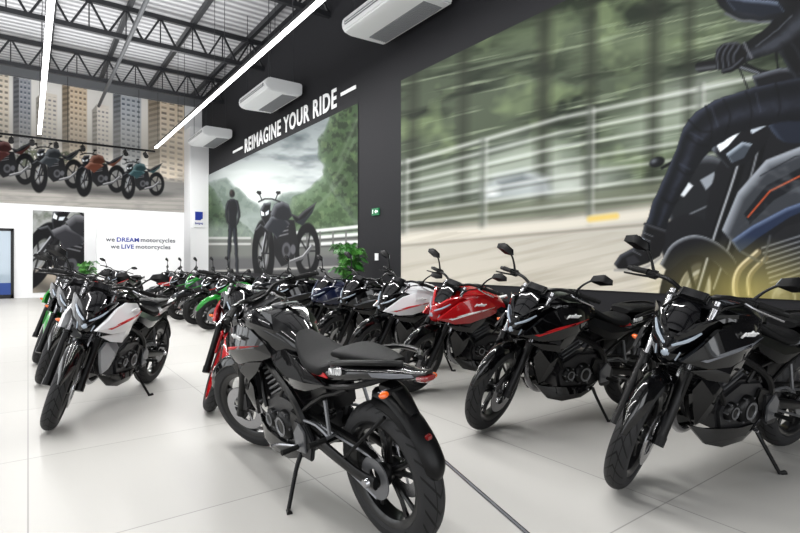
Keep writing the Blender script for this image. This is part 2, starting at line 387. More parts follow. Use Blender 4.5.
# engine
b=B(); b.prism([(-.20,.30),(-.22,.44),(-.12,.52),(.06,.53),(.20,.47),(.24,.38),(.20,.27),(.02,.23),(-.14,.24)],-.115,.115,.018)
for q in range(8):
    t=q/7; b.box((0,0,0),(.18-.02*(q==7),.20,.010),.003,1,Matrix.Translation((.10+.085*t,0,.525+.18*t))@Matrix.Rotation(math.radians(25),4,'Y'))
b.box((0,0,0),(.12,.14,.2),.01,0,Matrix.Translation((.15,0,.62))@Matrix.Rotation(math.radians(25),4,'Y'))
b.box((0,0,0),(.15,.17,.05),.015,1,Matrix.Translation((.20,0,.725))@Matrix.Rotation(math.radians(25),4,'Y'))
b.tube([(-.13,.0,.62),(.0,0,.66),(.10,0,.64)],[.04,.035,.03],10,2)
ei=P('engine',b.mesh('engine',[M['metal'],M['alu']]))
for y in (1,-1):
    b=B()
    for cx,cz,r,h in (((.0,.37,.075,.04),(.135,.375,.05,.035)) if y>0 else ((-.02,.38,.09,.045),(.14,.37,.05,.035))):
        b.lathe([(0,y*(.112+h)),(r*.62,y*(.112+h)),(r*.85,y*(.112+h*.8)),(r,y*(.112+h*.5)),(r*1.06,y*.112),(0,y*.11)],28,(cx,0,cz),loop=False)
        b.lathe([(r*.62,y*(.112+h)-.002),(r*.66,y*(.112+h)+.004),(r*.5,y*(.112+h)+.004),(r*.45,y*(.112+h)-.002)],24,(cx,0,cz),mi=1)
        for i in range(6):
            a=i*math.pi/3; b.tube([(cx+r*.95*math.cos(a),y*.11,cz+r*.95*math.sin(a)),(cx+r*.95*math.cos(a),y*(.118+h*.6),cz+r*.95*math.sin(a))],.006,6,1,mi=1)
    b.prism([(-.20,.36),(-.19,.46),(-.09,.48),(-.07,.42),(-.10,.34)],y*.11 if y>0 else -.135,y*.135 if y>0 else -.11,.008)
    P('engine_cover',b.mesh('engine_cover',[M['exh'],M['alu']]),ei)
b=B(); b.box((.33,0,.54),(.03,.24,.22),.006)
for i in range(12): b.box((.348,0,.445+i*.0172),(.006,.21,.005),0,1)
P('radiator',b.mesh('radiator',[M['metal'],M['exh']]),far=False)
b=B(); b.tube([(.25,-.02,.66),(.335,-.03,.60),(.385,-.03,.46),(.35,-.05,.30),(.22,-.08,.205),(.02,-.125,.205),(-.14,-.155,.24)],.021,10,4,mi=0)
b.tube([(-.10,-.15,.235),(-.16,-.165,.255),(-.28,-.185,.30),(-.46,-.21,.37),(-.54,-.218,.40)],[.028,.05,.065,.062,.045],14,3,mi=1)
b.tube([(-.535,-.218,.398),(-.56,-.221,.408)],[.03,.028],12,1,mi=0)
b.prism([(-.20,.30),(-.40,.385),(-.48,.42),(-.47,.37),(-.30,.29)],-.262,-.25,.003,2)
P('exhaust',b.mesh('exhaust',[M['steel'],M['exh'],M['decg']]))
b=B()
for y in (1,-1):
    b.tube([(.40,y*.03,.80),(.30,y*.09,.72),(.08,y*.115,.65),(-.12,y*.125,.56),(-.20,y*.12,.45),(-.20,y*.11,.34)],[.022,.022,.022,.024,.028,.022],8,3)
    b.tube([(-.08,y*.11,.60),(-.35,y*.11,.69),(-.60,y*.09,.775),(-.80,y*.04,.88)],.013,8,2)
    b.tube([(-.18,y*.12,.48),(-.40,y*.11,.65),(-.56,y*.09,.75)],.012,8,2)
    b.tube([(-.05,y*.115,.60),(.02,y*.12,.52)],.010,8,1); b.tube([(.36,y*.05,.70),(.24,y*.11,.50),(.20,y*.12,.42)],.013,8,2)
    b.prism([(-.13,.44),(-.24,.44),(-.30,.36),(-.26,.26),(-.18,.26),(-.14,.34)],y*.12,y*.145,.008,1)
b.tube([(.40,0,.80),(.34,0,.58),(.32,0,.40),(.26,0,.30)],.02,8,2)
b.tube([Vector(PX0)-U*.02,Vector(PX0)-U*.22],.035,12,1)
b.box((-.30,0,.60),(.18,.16,.16),.02)
P('frame',b.mesh('frame',[M['exh'],M['metal']]))
b=B()
for y in (1,-1):
    b.tube([(-.18,y*.10,.375),(-.40,y*.115,.345),(-.60,y*.115,.31),(-.72,y*.11,.30)],[.034,.03,.026,.028],8,2,flat=.55)
    b.tube([(-.68,y*.125,.30),(-.68,y*.14,.30)],[.022,.018],12,1,mi=1)
b.tube([(-.30,-.11,.36),(-.30,.11,.36)],.028,8,1)
P('swingarm',b.mesh('swingarm',[M['exh'],M['steel']]))
b=B(); b.lathe([(.04,.078),(.088,.078),(.088,.084),(.04,.084)],36,(-.68,0,.30)); b.tube([(-.68,.081,.388),(-.16,.081,.435)],.008,6,1); b.tube([(-.68,.081,.213),(-.16,.081,.365)],.008,6,1)
b.prism([(-.18,.47),(-.60,.425),(-.72,.40),(-.70,.415),(-.58,.445),(-.18,.485)],.075,.105,.003,1)
P('chain',b.mesh('chain',[M['alu'],M['matte']]),far=False)
b=B(); pts=[]
A0=Vector((-.24,0,.42)); A1=Vector((-.27,0,.60))
for i in range(73):
    t=i/72; c=A0.lerp(A1,t); a=t*2*math.pi*7; pts.append((c.x+.03*math.cos(a),.03*math.sin(a),c.z))
b.tube(pts,.006,6,1); b.tube([A0,A1],[.016,.02],8,1,mi=1)
P('shock_absorber',b.mesh('shock_absorber',[M['matte'],M['metal']]),far=False)
for y in (1,-1):
    for x,y0,z in ((-.19,.14,.33),(-.42,.12,.42)):
        b=B(); b.tube([(x+.005,y*(y0-.03),z),(x-.01,y*(y0+.04),z)],.009,6,1); b.tube([(x-.01,y*(y0+.03),z),(x-.015,y*(y0+.12),z+.004)],[.012,.013],8,1,mi=1)
        if x<-.3: b.tube([(-.22,y*.13,.45),(-.34,y*.135,.46),(-.42,y*.125,.42)],.009,6,2); b.tube([(-.40,y*.11,.62),(-.43,y*.125,.43)],.01,6,1)
        else: b.prism([(-.24,.30),(-.15,.29),(-.14,.38),(-.20,.44),(-.25,.40)],y*.146 if y>0 else -.158,y*.158 if y>0 else -.146,.004)
        P('footpeg',b.mesh('footpeg',[M['alu'],M['rubber']]),far=False)
    b=B()
    if y>0: b.tube([(-.14,.13,.30),(.0,.17,.285),(.02,.21,.285)],.007,6,2)
    else: b.tube([(-.14,-.13,.30),(.0,-.19,.27),(.04,-.22,.275)],.007,6,2)
    P('foot_lever',b.mesh('foot_lever',[M['steel']]),far=False)
b=B(); b.tube([(-.12,.12,.25),(-.13,.165,.18),(-.17,.245,.046),(-.172,.25,.040),(-.205,.26,.040)],[.013,.011,.01,.011,.015],8,3)
P('kickstand',b.mesh('kickstand',[M['exh']]))
for y in (-.05,.03):
    b=B(); b.tube([(.38,y,.96),(.47,y*1.8,.91),(.44,y*2.2,.84),(.36,y*1.5,.78)],.006,6,4); P('control_cable',b.mesh('control_cable',[M['rubber']]),None,True,far=False)
b=B(); b.tube([(.33,.20,.99),(.43,.13,.94),(.52,.115,.78),(.60,.115,.50),(.62,.11,.40)],.005,6,4)
P('brake_hose',b.mesh('brake_hose',[M['rubber']]),None,True,far=False)

LEAN=math.radians(-8)
def bike(front,rear,label,pal,scale=.95,far=False,steer=True,lean=LEAN,skip=()):
    fx,fy=front; rx,ry=rear; yaw=math.atan2(fy-ry,fx-rx)
    e=bpy.data.objects.new('motorcycle',None); COL.objects.link(e); e.empty_display_size=.2
    e.location=((fx+rx)/2,(fy+ry)/2,0.0); e.rotation_euler=(lean,0,yaw); e.scale=(scale,)*3
    e['label']=label; e['category']='motorcycle'; e['group']='naked motorcycles on display in the showroom'
    objs={}
    for i,(nm,me,par,st,roles,isfar,mtx) in enumerate(parts):
        if (far and not isfar) or nm in skip: continue
        if par is not None and par not in objs: continue
        o=bpy.data.objects.new(nm,me); COL.objects.link(o)
        o.parent=objs[par] if par is not None else e
        m=Matrix.Identity(4) if mtx is None else mtx
        if st and steer: m=STEER@m
        o.matrix_basis=m
        for s,role in roles.items():
            c=pal.get(role,pal.get('all') if role in ('tank','shroud','tail','fender','head') else None)
            if c: o.material_slots[s].link='OBJECT'; o.material_slots[s].material=M[c]
        objs[i]=o
    return e
BK=dict(all='black',accent='decg',rim='decg',side='matte')
bike((1.12,3.00),(1.215,1.67),'gloss black naked motorcycle with red tail stripe on its side stand',dict(all='black',accent='decr',rim='gold'),.955,skip=('mirror','mirror_glass'))
bike((1.10,3.90),(1.95,5.04),'black motorcycle with red wheels, red fender and red trim',dict(all='black',accent='decr',rim='decr',side='red',fender='red',wheel='red',shroud='red'),skip=('mirror','mirror_glass'))
bike((2.42,1.38),(3.74,1.17),'gloss black naked motorcycle with grey trim ending the row',BK,.99)
bike((2.47,2.41),(3.84,2.20),'gloss black naked motorcycle with red trim facing the aisle',dict(all='black',accent='decr',rim='decg',side='matte'),.98)
bike((2.68,3.46),(4.03,3.24),'metallic red and black naked motorcycle facing the aisle',dict(all='black',shroud='red',tank='red',head='red',tail='red',fender='black',accent='decw',rim='decg'),.97)
bike((2.72,4.30),(4.06,4.08),'white and black naked motorcycle with red trim facing the aisle',dict(all='white',head='black',fender='black',accent='decr',rim='decg'),.97)
bike((2.78,5.15),(4.12,4.95),'black naked motorcycle with grey trim in the row',BK,.97)
bike((2.82,5.98),(4.17,5.80),'dark blue and black naked motorcycle in the row',dict(all='blue',fender='black',accent='decg',rim='decr'),far=True)
bike((2.72,6.85),(4.07,6.62),'black naked motorcycle in the row before the wall mural',BK,far=True)
bike((2.65,7.66),(4.0,7.5),'dark grey naked motorcycle in the row',dict(all='darkgrey',fender='black',accent='decr',rim='decg'),far=True)
bike((2.42,8.6),(3.75,8.38),'green and black motorcycle with green wheel stripes in the row',dict(all='black',shroud='green',fender='green',accent='decw',rim='green'),far=True)
bike((2.42,9.5),(3.77,9.3),'black motorcycle with red stripes in the row',dict(all='black',accent='decr',rim='decr'),far=True)
bike((2.36,10.4),(3.71,10.2),'dark grey motorcycle with green stripes in the row',dict(all='darkgrey',accent='green',rim='green',head='green'),far=True)
bike((2.3,11.4),(3.65,11.2),'black motorcycle with green trim in the row',dict(all='black',accent='green',rim='green'),far=True)
bike((2.25,12.5),(3.6,12.2),'dark grey and red motorcycle in the row',dict(all='darkgrey',shroud='red',accent='decw',rim='decr'),far=True)
bike((.16,4.14),(.90,5.24),'white and black naked motorcycle with red accents in the aisle',dict(all='black',shroud='white',cowl='silver',wing='white',side='darkgrey',fender='black',accent='decr',rim='decr',tail='white'),.97)
bike((.12,5.7),(.84,6.87),'black motorcycle with green stripes and white tail in the aisle',dict(all='black',tail='white',accent='green',rim='green',wing='green'))
bike((.10,6.9),(.80,8.1),'green and black naked motorcycle in the aisle line',dict(all='black',shroud='green',fender='green',accent='decw',rim='green'),far=True)
bike((.25,8.3),(.95,9.5),'black naked motorcycle in the aisle line',BK,far=True)
bike((.45,9.9),(1.15,11.1),'black and red motorcycle at the end of the aisle line',dict(all='black',shroud='red',accent='decw',rim='decr'),far=True)
bike((1.35,13.4),(2.2,14.5),'black motorcycle with red trim near the white partition',dict(all='black',accent='decr',rim='decr'),far=True)

# ---------------------------------------------------------------- room
def bx(name,lo,hi,m,label=None,cat=None,kind=None,bev=0,group=None,parent=None,mtx=None):
    b=B(); c=[(a+d)/2 for a,d in zip(lo,hi)]; s=[d-a for a,d in zip(lo,hi)]
    b.box(c,s,bev); return addobj(name,b.mesh(name,[m]),parent,label,cat,kind,group,mtx)
XL=-6.0; YF=-4.0
def floor_mat():
    m=mat('grey_porcelain_tiles',(172,171,168),.42,spec=.25); nt=m.node_tree; b=nt.nodes['Principled BSDF']; N=nt.nodes.new;L=nt.links.new
    tc=N('ShaderNodeTexCoord'); br=N('ShaderNodeTexBrick'); br.offset=0; br.inputs['Scale'].default_value=1
    br.inputs['Brick Width'].default_value=1.2; br.inputs['Row Height'].default_value=1.2; br.inputs['Mortar Size'].default_value=.004; br.inputs['Mortar Smooth'].default_value=.3
    br.inputs['Color1'].default_value=tuple(lin((178,176,172)))+(1,); br.inputs['Color2'].default_value=tuple(lin((174,172,168)))+(1,); br.inputs['Mortar'].default_value=tuple(lin((140,138,135)))+(1,)
    L(tc.outputs['Object'],br.inputs['Vector'])
    n=N('ShaderNodeTexNoise'); n.inputs['Scale'].default_value=1.1; n.inputs['Detail'].default_value=2; L(tc.outputs['Object'],n.inputs['Vector'])
    mx=N('ShaderNodeMix'); mx.data_type='RGBA'; mx.blend_type='MULTIPLY'; mx.inputs['Factor'].default_value=.08
    L(br.outputs['Color'],mx.inputs['A']); L(n.outputs['Fac'],mx.inputs['B'])
    L(mx.outputs['Result'],b.inputs['Base Color'])
    return m
def deck_mat():
    m=mat('corrugated_roof_metal',(140,141,144),.5,.0); nt=m.node_tree; b=nt.nodes['Principled BSDF']; N=nt.nodes.new;L=nt.links.new
    tc=N('ShaderNodeTexCoord'); w=N('ShaderNodeTexWave'); w.bands_direction='Y'; w.inputs['Scale'].default_value=1.3; L(tc.outputs['Object'],w.inputs['Vector'])
    cr=N('ShaderNodeMix'); cr.data_type='RGBA'; cr.inputs['A'].default_value=(.22,.22,.23,1); cr.inputs['B'].default_value=(.52,.52,.53,1); L(w.outputs['Fac'],cr.inputs['Factor']); L(cr.outputs['Result'],b.inputs['Base Color'])
    bp=N('ShaderNodeBump'); bp.inputs['Strength'].default_value=.6; bp.inputs['Distance'].default_value=.05; L(w.outputs['Fac'],bp.inputs['Height']); L(bp.outputs['Normal'],b.inputs['Normal'])
    return m
MW=mat('white_wall_paint',(228,228,229),.6,bump=.03,bscale=60); MBW=mat('charcoal_wall_paint',(29,29,32),.7,bump=.03,bscale=60,var=.06,spec=.2)
MTR=mat('dark_truss_steel',(34,35,38),.45,.2); MFR=mat('black_aluminium',(22,22,24),.4,.3)
bx('floor',(XL,YF,-.1),(W+.15,YB+.15,0),floor_mat(),kind='structure')
bx('ceiling',(XL,YF,ZC),(W+.15,YB+.15,ZC+.1),deck_mat(),kind='structure')
bx('wall_right',(W,YF,0),(W+.15,YB,ZC),MBW,kind='structure')
bx('wall_back',(XL,YB,0),(W+.15,YB+.15,ZC),MW,kind='structure')
bx('baseboard_right',(W-.02,YF,0),(W,YB-.9,.12),mat('black_baseboard',(16,16,17),.4),kind='structure')
def storefront(name,axis,pos,a0,a1,n,z1=3.6):
    b=B()
    def bb(u0,u1,z0,z1_):
        if axis=='x': b.box((pos-.075,(u0+u1)/2,(z0+z1_)/2),(.15,u1-u0,z1_-z0),0)
        else: b.box(((u0+u1)/2,pos-.075,(z0+z1_)/2),(u1-u0,.15,z1_-z0),0)
    bb(a0,a1,z1,ZC); bb(a0,a1,0,.15)
    for i in range(n+1):
        u=a0+(a1-a0)*i/n; bb(max(a0,u-.35),min(a1,u+.35),.15,z1)
    addobj(name,b.mesh(name,[MW]),kind='structure')
storefront('wall_left','x',XL,YF,YB,7); storefront('wall_front','y',YF,XL,W,4)
bx('trim_1',(4.62,YB-.9,0),(W,YB,5.9),MW,kind='structure')
bx('trim_2',(XL,YB-.1,6.85),(W,YB,ZC),mat('beam_grey',(95,97,100),.5),kind='structure')
def truss(y):
    b=B(); z0,z1=6.42,7.1
    b.box(((XL+W)/2,y,z0),(W-XL,.11,.11),.005); b.box(((XL+W)/2,y,z1),(W-XL,.11,.11),.005)
    n=15; st=(W-XL)/n
    for i in range(n):
        x=XL+i*st; b.tube([(x,y,z0),(x+st/2,y,z1)],.032,4,1); b.tube([(x+st/2,y,z1),(x+st,y,z0)],.032,4,1); b.tube([(x+st/2,y,z1),(x+st/2,y,z0)],.018,4,1)
    addobj('roof_truss',b.mesh('roof_truss',[MTR]),label='dark steel roof truss with zigzag webbing under the metal deck',cat='truss',group='roof trusses')
for y in (-1.5,2.3,6.0,9.8,13.6,17.2): truss(y)
for i in range(8):
    x=XL+.7+i*1.45
    bx('roof_purlin',(x-.05,YF,7.12),(x+.05,YB,7.25),MTR,'dark steel purlin running along the roof','purlin',group='roof purlins')
MCO=mat('grey_conduit',(70,72,75),.4,.4)
for x,z in ((1.9,6.30),(-1.2,6.30)):
    b=B(); b.tube([(x,YF+.2,z),(x,YB-.15,z)],.045,10,1)
    for y in (2.3,6.0,9.8,13.6,17.2): b.tube([(x,y,z+.03),(x,y,z+.10)],.012,6,1)
    addobj('conduit_pipe',b.mesh('conduit_pipe',[MCO]),label='grey conduit pipe hung under the roof trusses',cat='pipe',group='conduit pipes')
ML=mat('led_diffuser',(255,255,255),.4,emit=7.0)
def strip_light(x,y0,y1,z,seglen):
    y=y0
    while y<y1-.5:
        ye=min(y1,y+seglen-.03)
        e=bpy.data.objects.new('linear_light',None); COL.objects.link(e); e.location=(x,(y+ye)/2,z); L=ye-y
        e['label']='suspended white linear LED light with black housing'; e['category']='ceiling light'; e['group']='suspended linear lights'
        b=B(); b.box((0,0,.035),(.10,L,.06),.004); addobj('housing',b.mesh('housing',[MFR]),e)
        b=B(); b.box((0,0,-.005),(.09,L-.01,.02),.003); addobj('diffuser',b.mesh('diffuser',[ML]),e)
        for q in (-L*.4,L*.4):
            b=B(); b.tube([(0,q,.06),(0,q,ZC-z)],.006,5,1); addobj('suspension_rod',b.mesh('suspension_rod',[MTR]),e)
        y=ye+.03
strip_light(3.42,1.0,18.6,4.90,3.5); strip_light(.27,1.0,18.6,4.90,3.5)
b=B(); b.box((0,19.0,4.88),(7.0,.06,.06),.004); b.box((-3.5,12,4.88),(.06,14,.06),.004)
for x in (-3,-1,1,3): b.tube([(x,19.0,4.9),(x,19.0,ZC)],.008,5,1)
addobj('lighting_track',b.mesh('lighting_track',[MFR]),label='thin black lighting track hung below the roof',cat='lighting track')
for x,y in ((-.4,19.0),(.1,19.0),(.7,19.0),(1.4,19.0),(2.6,19.0),(3.2,19.0)):
    e=bpy.data.objects.new('track_spotlight',None); COL.objects.link(e); e.location=(x,y,4.85); e['label']='small black cylinder spotlight on the track'; e['category']='spotlight'; e['group']='track spotlights'
    b=B(); b.tube([(0,0,.0),(0,0,-.08),(0,-.01,-.1)],.015,8,1); b.tube([(0,.08,-.08),(0,-.16,-.2)],[.07,.07],14,1); addobj('lamp_head',b.mesh('lamp_head',[MFR]),e)
MAC=mat('air_conditioner_plastic',(236,237,238),.35); MACD=mat('air_conditioner_grille',(140,142,145),.5)
for y0 in (5.75,10.95,16.0):
    e=bpy.data.objects.new('air_conditioner',None); COL.objects.link(e); e.location=(4.72,y0+.9,4.98)
    e['label']='white ceiling-hung split air conditioner unit high on the wall'; e['category']='air conditioner'; e['group']='air conditioners'
    b=B(); pr=[(-.46,.10),(-.42,.02),(-.30,-.02),(.40,.0),(.44,.04),(.44,.26),(.40,.28),(-.36,.28),(-.44,.22)]
    b.prism(pr,-.9,.9,.02); addobj('casing',b.mesh('casing',[MAC]),e)
    b=B()
    for i in range(9): b.box((.02+i*.04,0,-.018),(.018,1.5,.012),.002)
    b.box((.18,0,-.008),(.36,1.5,.008),0,0)
    addobj('intake_grille',b.mesh('intake_grille',[MACD]),e)
    b=B(); b.box((-.46,0,.12),(.02,1.55,.07),.004); b.box((-.47,0,.10),(.012,1.5,.012),.002,1); b.box((-.47,0,.14),(.012,1.5,.012),.002,1)
    addobj('louvre',b.mesh('louvre',[MACD,MAC]),e)
    for u in (-.3,.3):
        for v in (-.7,.7):
            b=B(); b.tube([(u,v,.27),(u,v,ZC-4.98)],.008,6,1); addobj('hanger_rod',b.mesh('hanger_rod',[MTR]),e)
# ---------------------------------------------------------------- painter
def proj(X,Y,Z):
    d=X*sn+Y*cs; r=X*cs-Y*sn; return 400+512*r/d, 262-512*(Z-HC)/d
def hsh(ix,iy,s):
    v=np.sin(ix*127.1+iy*311.7+s*74.7)*43758.5453; return v-np.floor(v)
def vn(x,y,s=0,o=3):
    t=0;a=1;tot=0
    for k in range(o):
        ix,iy=np.floor(x),np.floor(y); fx,fy=x-ix,y-iy; fx=fx*fx*(3-2*fx); fy=fy*fy*(3-2*fy)
        v=(hsh(ix,iy,s+k)*(1-fx)+hsh(ix+1,iy,s+k)*fx)*(1-fy)+(hsh(ix,iy+1,s+k)*(1-fx)+hsh(ix+1,iy+1,s+k)*fx)*fy
        t=t+a*v; tot+=a; a*=.55; x=x*2.03; y=y*2.03
    return t/tot
class Paint:
    def __init__(s,px,py): s.x,s.y=px,py; s.c=np.zeros(px.shape+(3,)); s.ox,s.oy=px,py
    def warp(s,amp,sc,seed=70):
        s.x=s.ox+(vn(s.ox/sc,s.oy/sc,seed,2)-.5)*2*amp; s.y=s.oy+(vn(s.ox/sc,s.oy/sc,seed+9,2)-.5)*2*amp
    def unwarp(s): s.x,s.y=s.ox,s.oy
    def mixm(s,col,a):
        a=np.clip(a,0,1)[...,None]; s.c=s.c*(1-a)+np.asarray(col,float)*a
    def segd(s,p,q):
        x,y=s.x,s.y; dx,dy=q[0]-p[0],q[1]-p[1]; L=dx*dx+dy*dy+1e-9
        t=np.clip(((x-p[0])*dx+(y-p[1])*dy)/L,0,1); return np.hypot(x-p[0]-t*dx,y-p[1]-t*dy),t
    def pmask(s,pts,soft=1.0):
        ins=np.zeros(s.x.shape,bool); D=np.full(s.x.shape,1e9); n=len(pts)
        for i in range(n):
            (x0,y0),(x1,y1)=pts[i],pts[(i+1)%n]
            d,_=s.segd(pts[i],pts[(i+1)%n]); D=np.minimum(D,d)
            if y0!=y1:
                c=((y0>s.y)!=(y1>s.y))&(s.x<(x1-x0)*(s.y-y0)/(y1-y0)+x0); ins^=c
        sd=np.where(ins,D,-D); return np.clip(.5+sd/soft,0,1),sd
    def poly(s,pts,col,soft=1.0,al=1.0,hi=None,hw=6,hd=(-.5,-.8)):
        m,sd=s.pmask(pts,soft); s.mixm(col,m*al)
        if hi is not None:
            xs,ys=s.x,s.y; s.x,s.y=xs+hd[0]*hw,ys+hd[1]*hw; m2,_=s.pmask(pts,hw*1.3); s.x,s.y=xs,ys
            s.mixm(hi,m*(1-m2)*al)
    def blob(s,pts,col,**k): s.poly([tuple(q) for q in crs(list(pts)+[pts[0]],4)][:-1],col,**k)
    def line(s,pts,w,col,soft=1.0,al=1.0):
        D=np.full(s.x.shape,1e9)
        for i in range(len(pts)-1): d,_=s.segd(pts[i],pts[i+1]); D=np.minimum(D,d)
        s.mixm(col,np.clip(.5+(w/2-D)/soft,0,1)*al)
    def curve(s,pts,w,col,soft=1.0,al=1.0): s.line([tuple(q) for q in crs(pts,6)],w,col,soft,al)
    def limb(s,pts,rad,dk,lt,off=-.35,soft=1.5,al=1,fold=0,fa=.5,sg_=.42):
        best=np.full(s.x.shape,1e9); sh=np.zeros(s.x.shape)
        P_=crs([tuple(p)+(r,) for p,r in zip(pts,rad)],5)
        for i in range(len(P_)-1):
            p,q=P_[i],P_[i+1]; d,t=s.segd(p,q); r=p[2]+(q[2]-p[2])*t; dx,dy=q[0]-p[0],q[1]-p[1]; L=math.hypot(dx,dy)+1e-9
            sg=((s.x-p[0])*dy-(s.y-p[1])*dx)/L; nd=d-r; m=nd<best; best=np.where(m,nd,best); sh=np.where(m,np.clip(sg/r,-1.2,1.2),sh)
        f=np.exp(-((sh-off)/sg_)**2)
        if fold: f=np.clip(f+(vn(s.x/10,s.y/8,fold,3)-.5)*2*fa*f+(vn(s.x/5,s.y/9,fold+7,2)-.6)*.5*fa,0,1)
        f=f[...,None]; colr=np.asarray(dk,float)*(1-f)+np.asarray(lt,float)*f
        a=(np.clip(.5-best/soft,0,1)*al)[...,None]; s.c=s.c*(1-a)+colr*a
    def ball(s,c,r,dk,lt,off=(-.35,-.4),rot=0,sp=.5,soft=1.5):
        a=math.radians(rot); dx,dy=s.x-c[0],s.y-c[1]; u=(dx*math.cos(a)+dy*math.sin(a))/r[0]; v=(-dx*math.sin(a)+dy*math.cos(a))/r[1]
        q=np.sqrt(u*u+v*v); f=np.exp(-((u-off[0])**2+(v-off[1])**2)/sp**2)[...,None]; colr=np.asarray(dk,float)*(1-f)+np.asarray(lt,float)*f
        m=np.clip(.5+(1-q)*min(r)/soft,0,1)[...,None]; s.c=s.c*(1-m)+colr*m
    def ell(s,c,r,col,soft=1.0,al=1.0,rot=0,ring=None):
        a=math.radians(rot); dx,dy=s.x-c[0],s.y-c[1]; u=dx*math.cos(a)+dy*math.sin(a); v=-dx*math.sin(a)+dy*math.cos(a)
        q=np.sqrt((u/r[0])**2+(v/r[1])**2); m=min(r)
        if ring: s.mixm(col,np.clip(.5+(ring/2-abs(q-1)*m)/soft,0,1)*al)
        else: s.mixm(col,np.clip(.5+(1-q)*m/soft,0,1)*al)
def mural(name,fix,pos,u0,u1,z0,z1,du,fn,label,off=.012,cat='wall mural'):
    nu=int((u1-u0)/du)+1; nz=int((z1-z0)/du)+1
    U_,Z_=np.meshgrid(np.linspace(u0,u1,nu),np.linspace(z0,z1,nz))
    if fix=='x': X_=np.full_like(U_,pos-off); co=np.stack([X_,U_,Z_],-1); px,py=proj(X_,U_,Z_)
    else: Y_=np.full_like(U_,pos-off); co=np.stack([U_,Y_,Z_],-1); px,py=proj(U_,Y_,Z_)
    p=Paint(px,py); fn(p); col=lin(np.clip(p.c,0,255)).reshape(-1,3)
    n=nu*nz; idx=np.arange(n).reshape(nz,nu)
    f=np.stack([idx[:-1,:-1],idx[:-1,1:],idx[1:,1:],idx[1:,:-1]],-1).reshape(-1,4)
    if fix=='x': f=f[:,::-1]
    me=bpy.data.meshes.new(name); me.vertices.add(n); me.vertices.foreach_set('co',co.reshape(-1))
    me.loops.add(f.size); me.loops.foreach_set('vertex_index',f.reshape(-1).astype(np.int32))
    me.polygons.add(len(f)); me.polygons.foreach_set('loop_start',np.arange(0,f.size,4,dtype=np.int32)); me.update(calc_edges=True)
    at=me.color_attributes.new('print','FLOAT_COLOR','POINT'); at.data.foreach_set('color',np.concatenate([col,np.ones((n,1))],1).reshape(-1).astype(np.float32))
    m=bpy.data.materials.new(name+'_print'); m.use_nodes=True; nt=m.node_tree; a=nt.nodes.new('ShaderNodeVertexColor'); a.layer_name='print'
    b=nt.nodes['Principled BSDF']; b.inputs['Roughness'].default_value=.7; b.inputs['Specular IOR Level'].default_value=.15; nt.links.new(a.outputs['Color'],b.inputs['Base Color']); me.materials.append(m)
    return addobj(name,me,label=label,cat=cat)
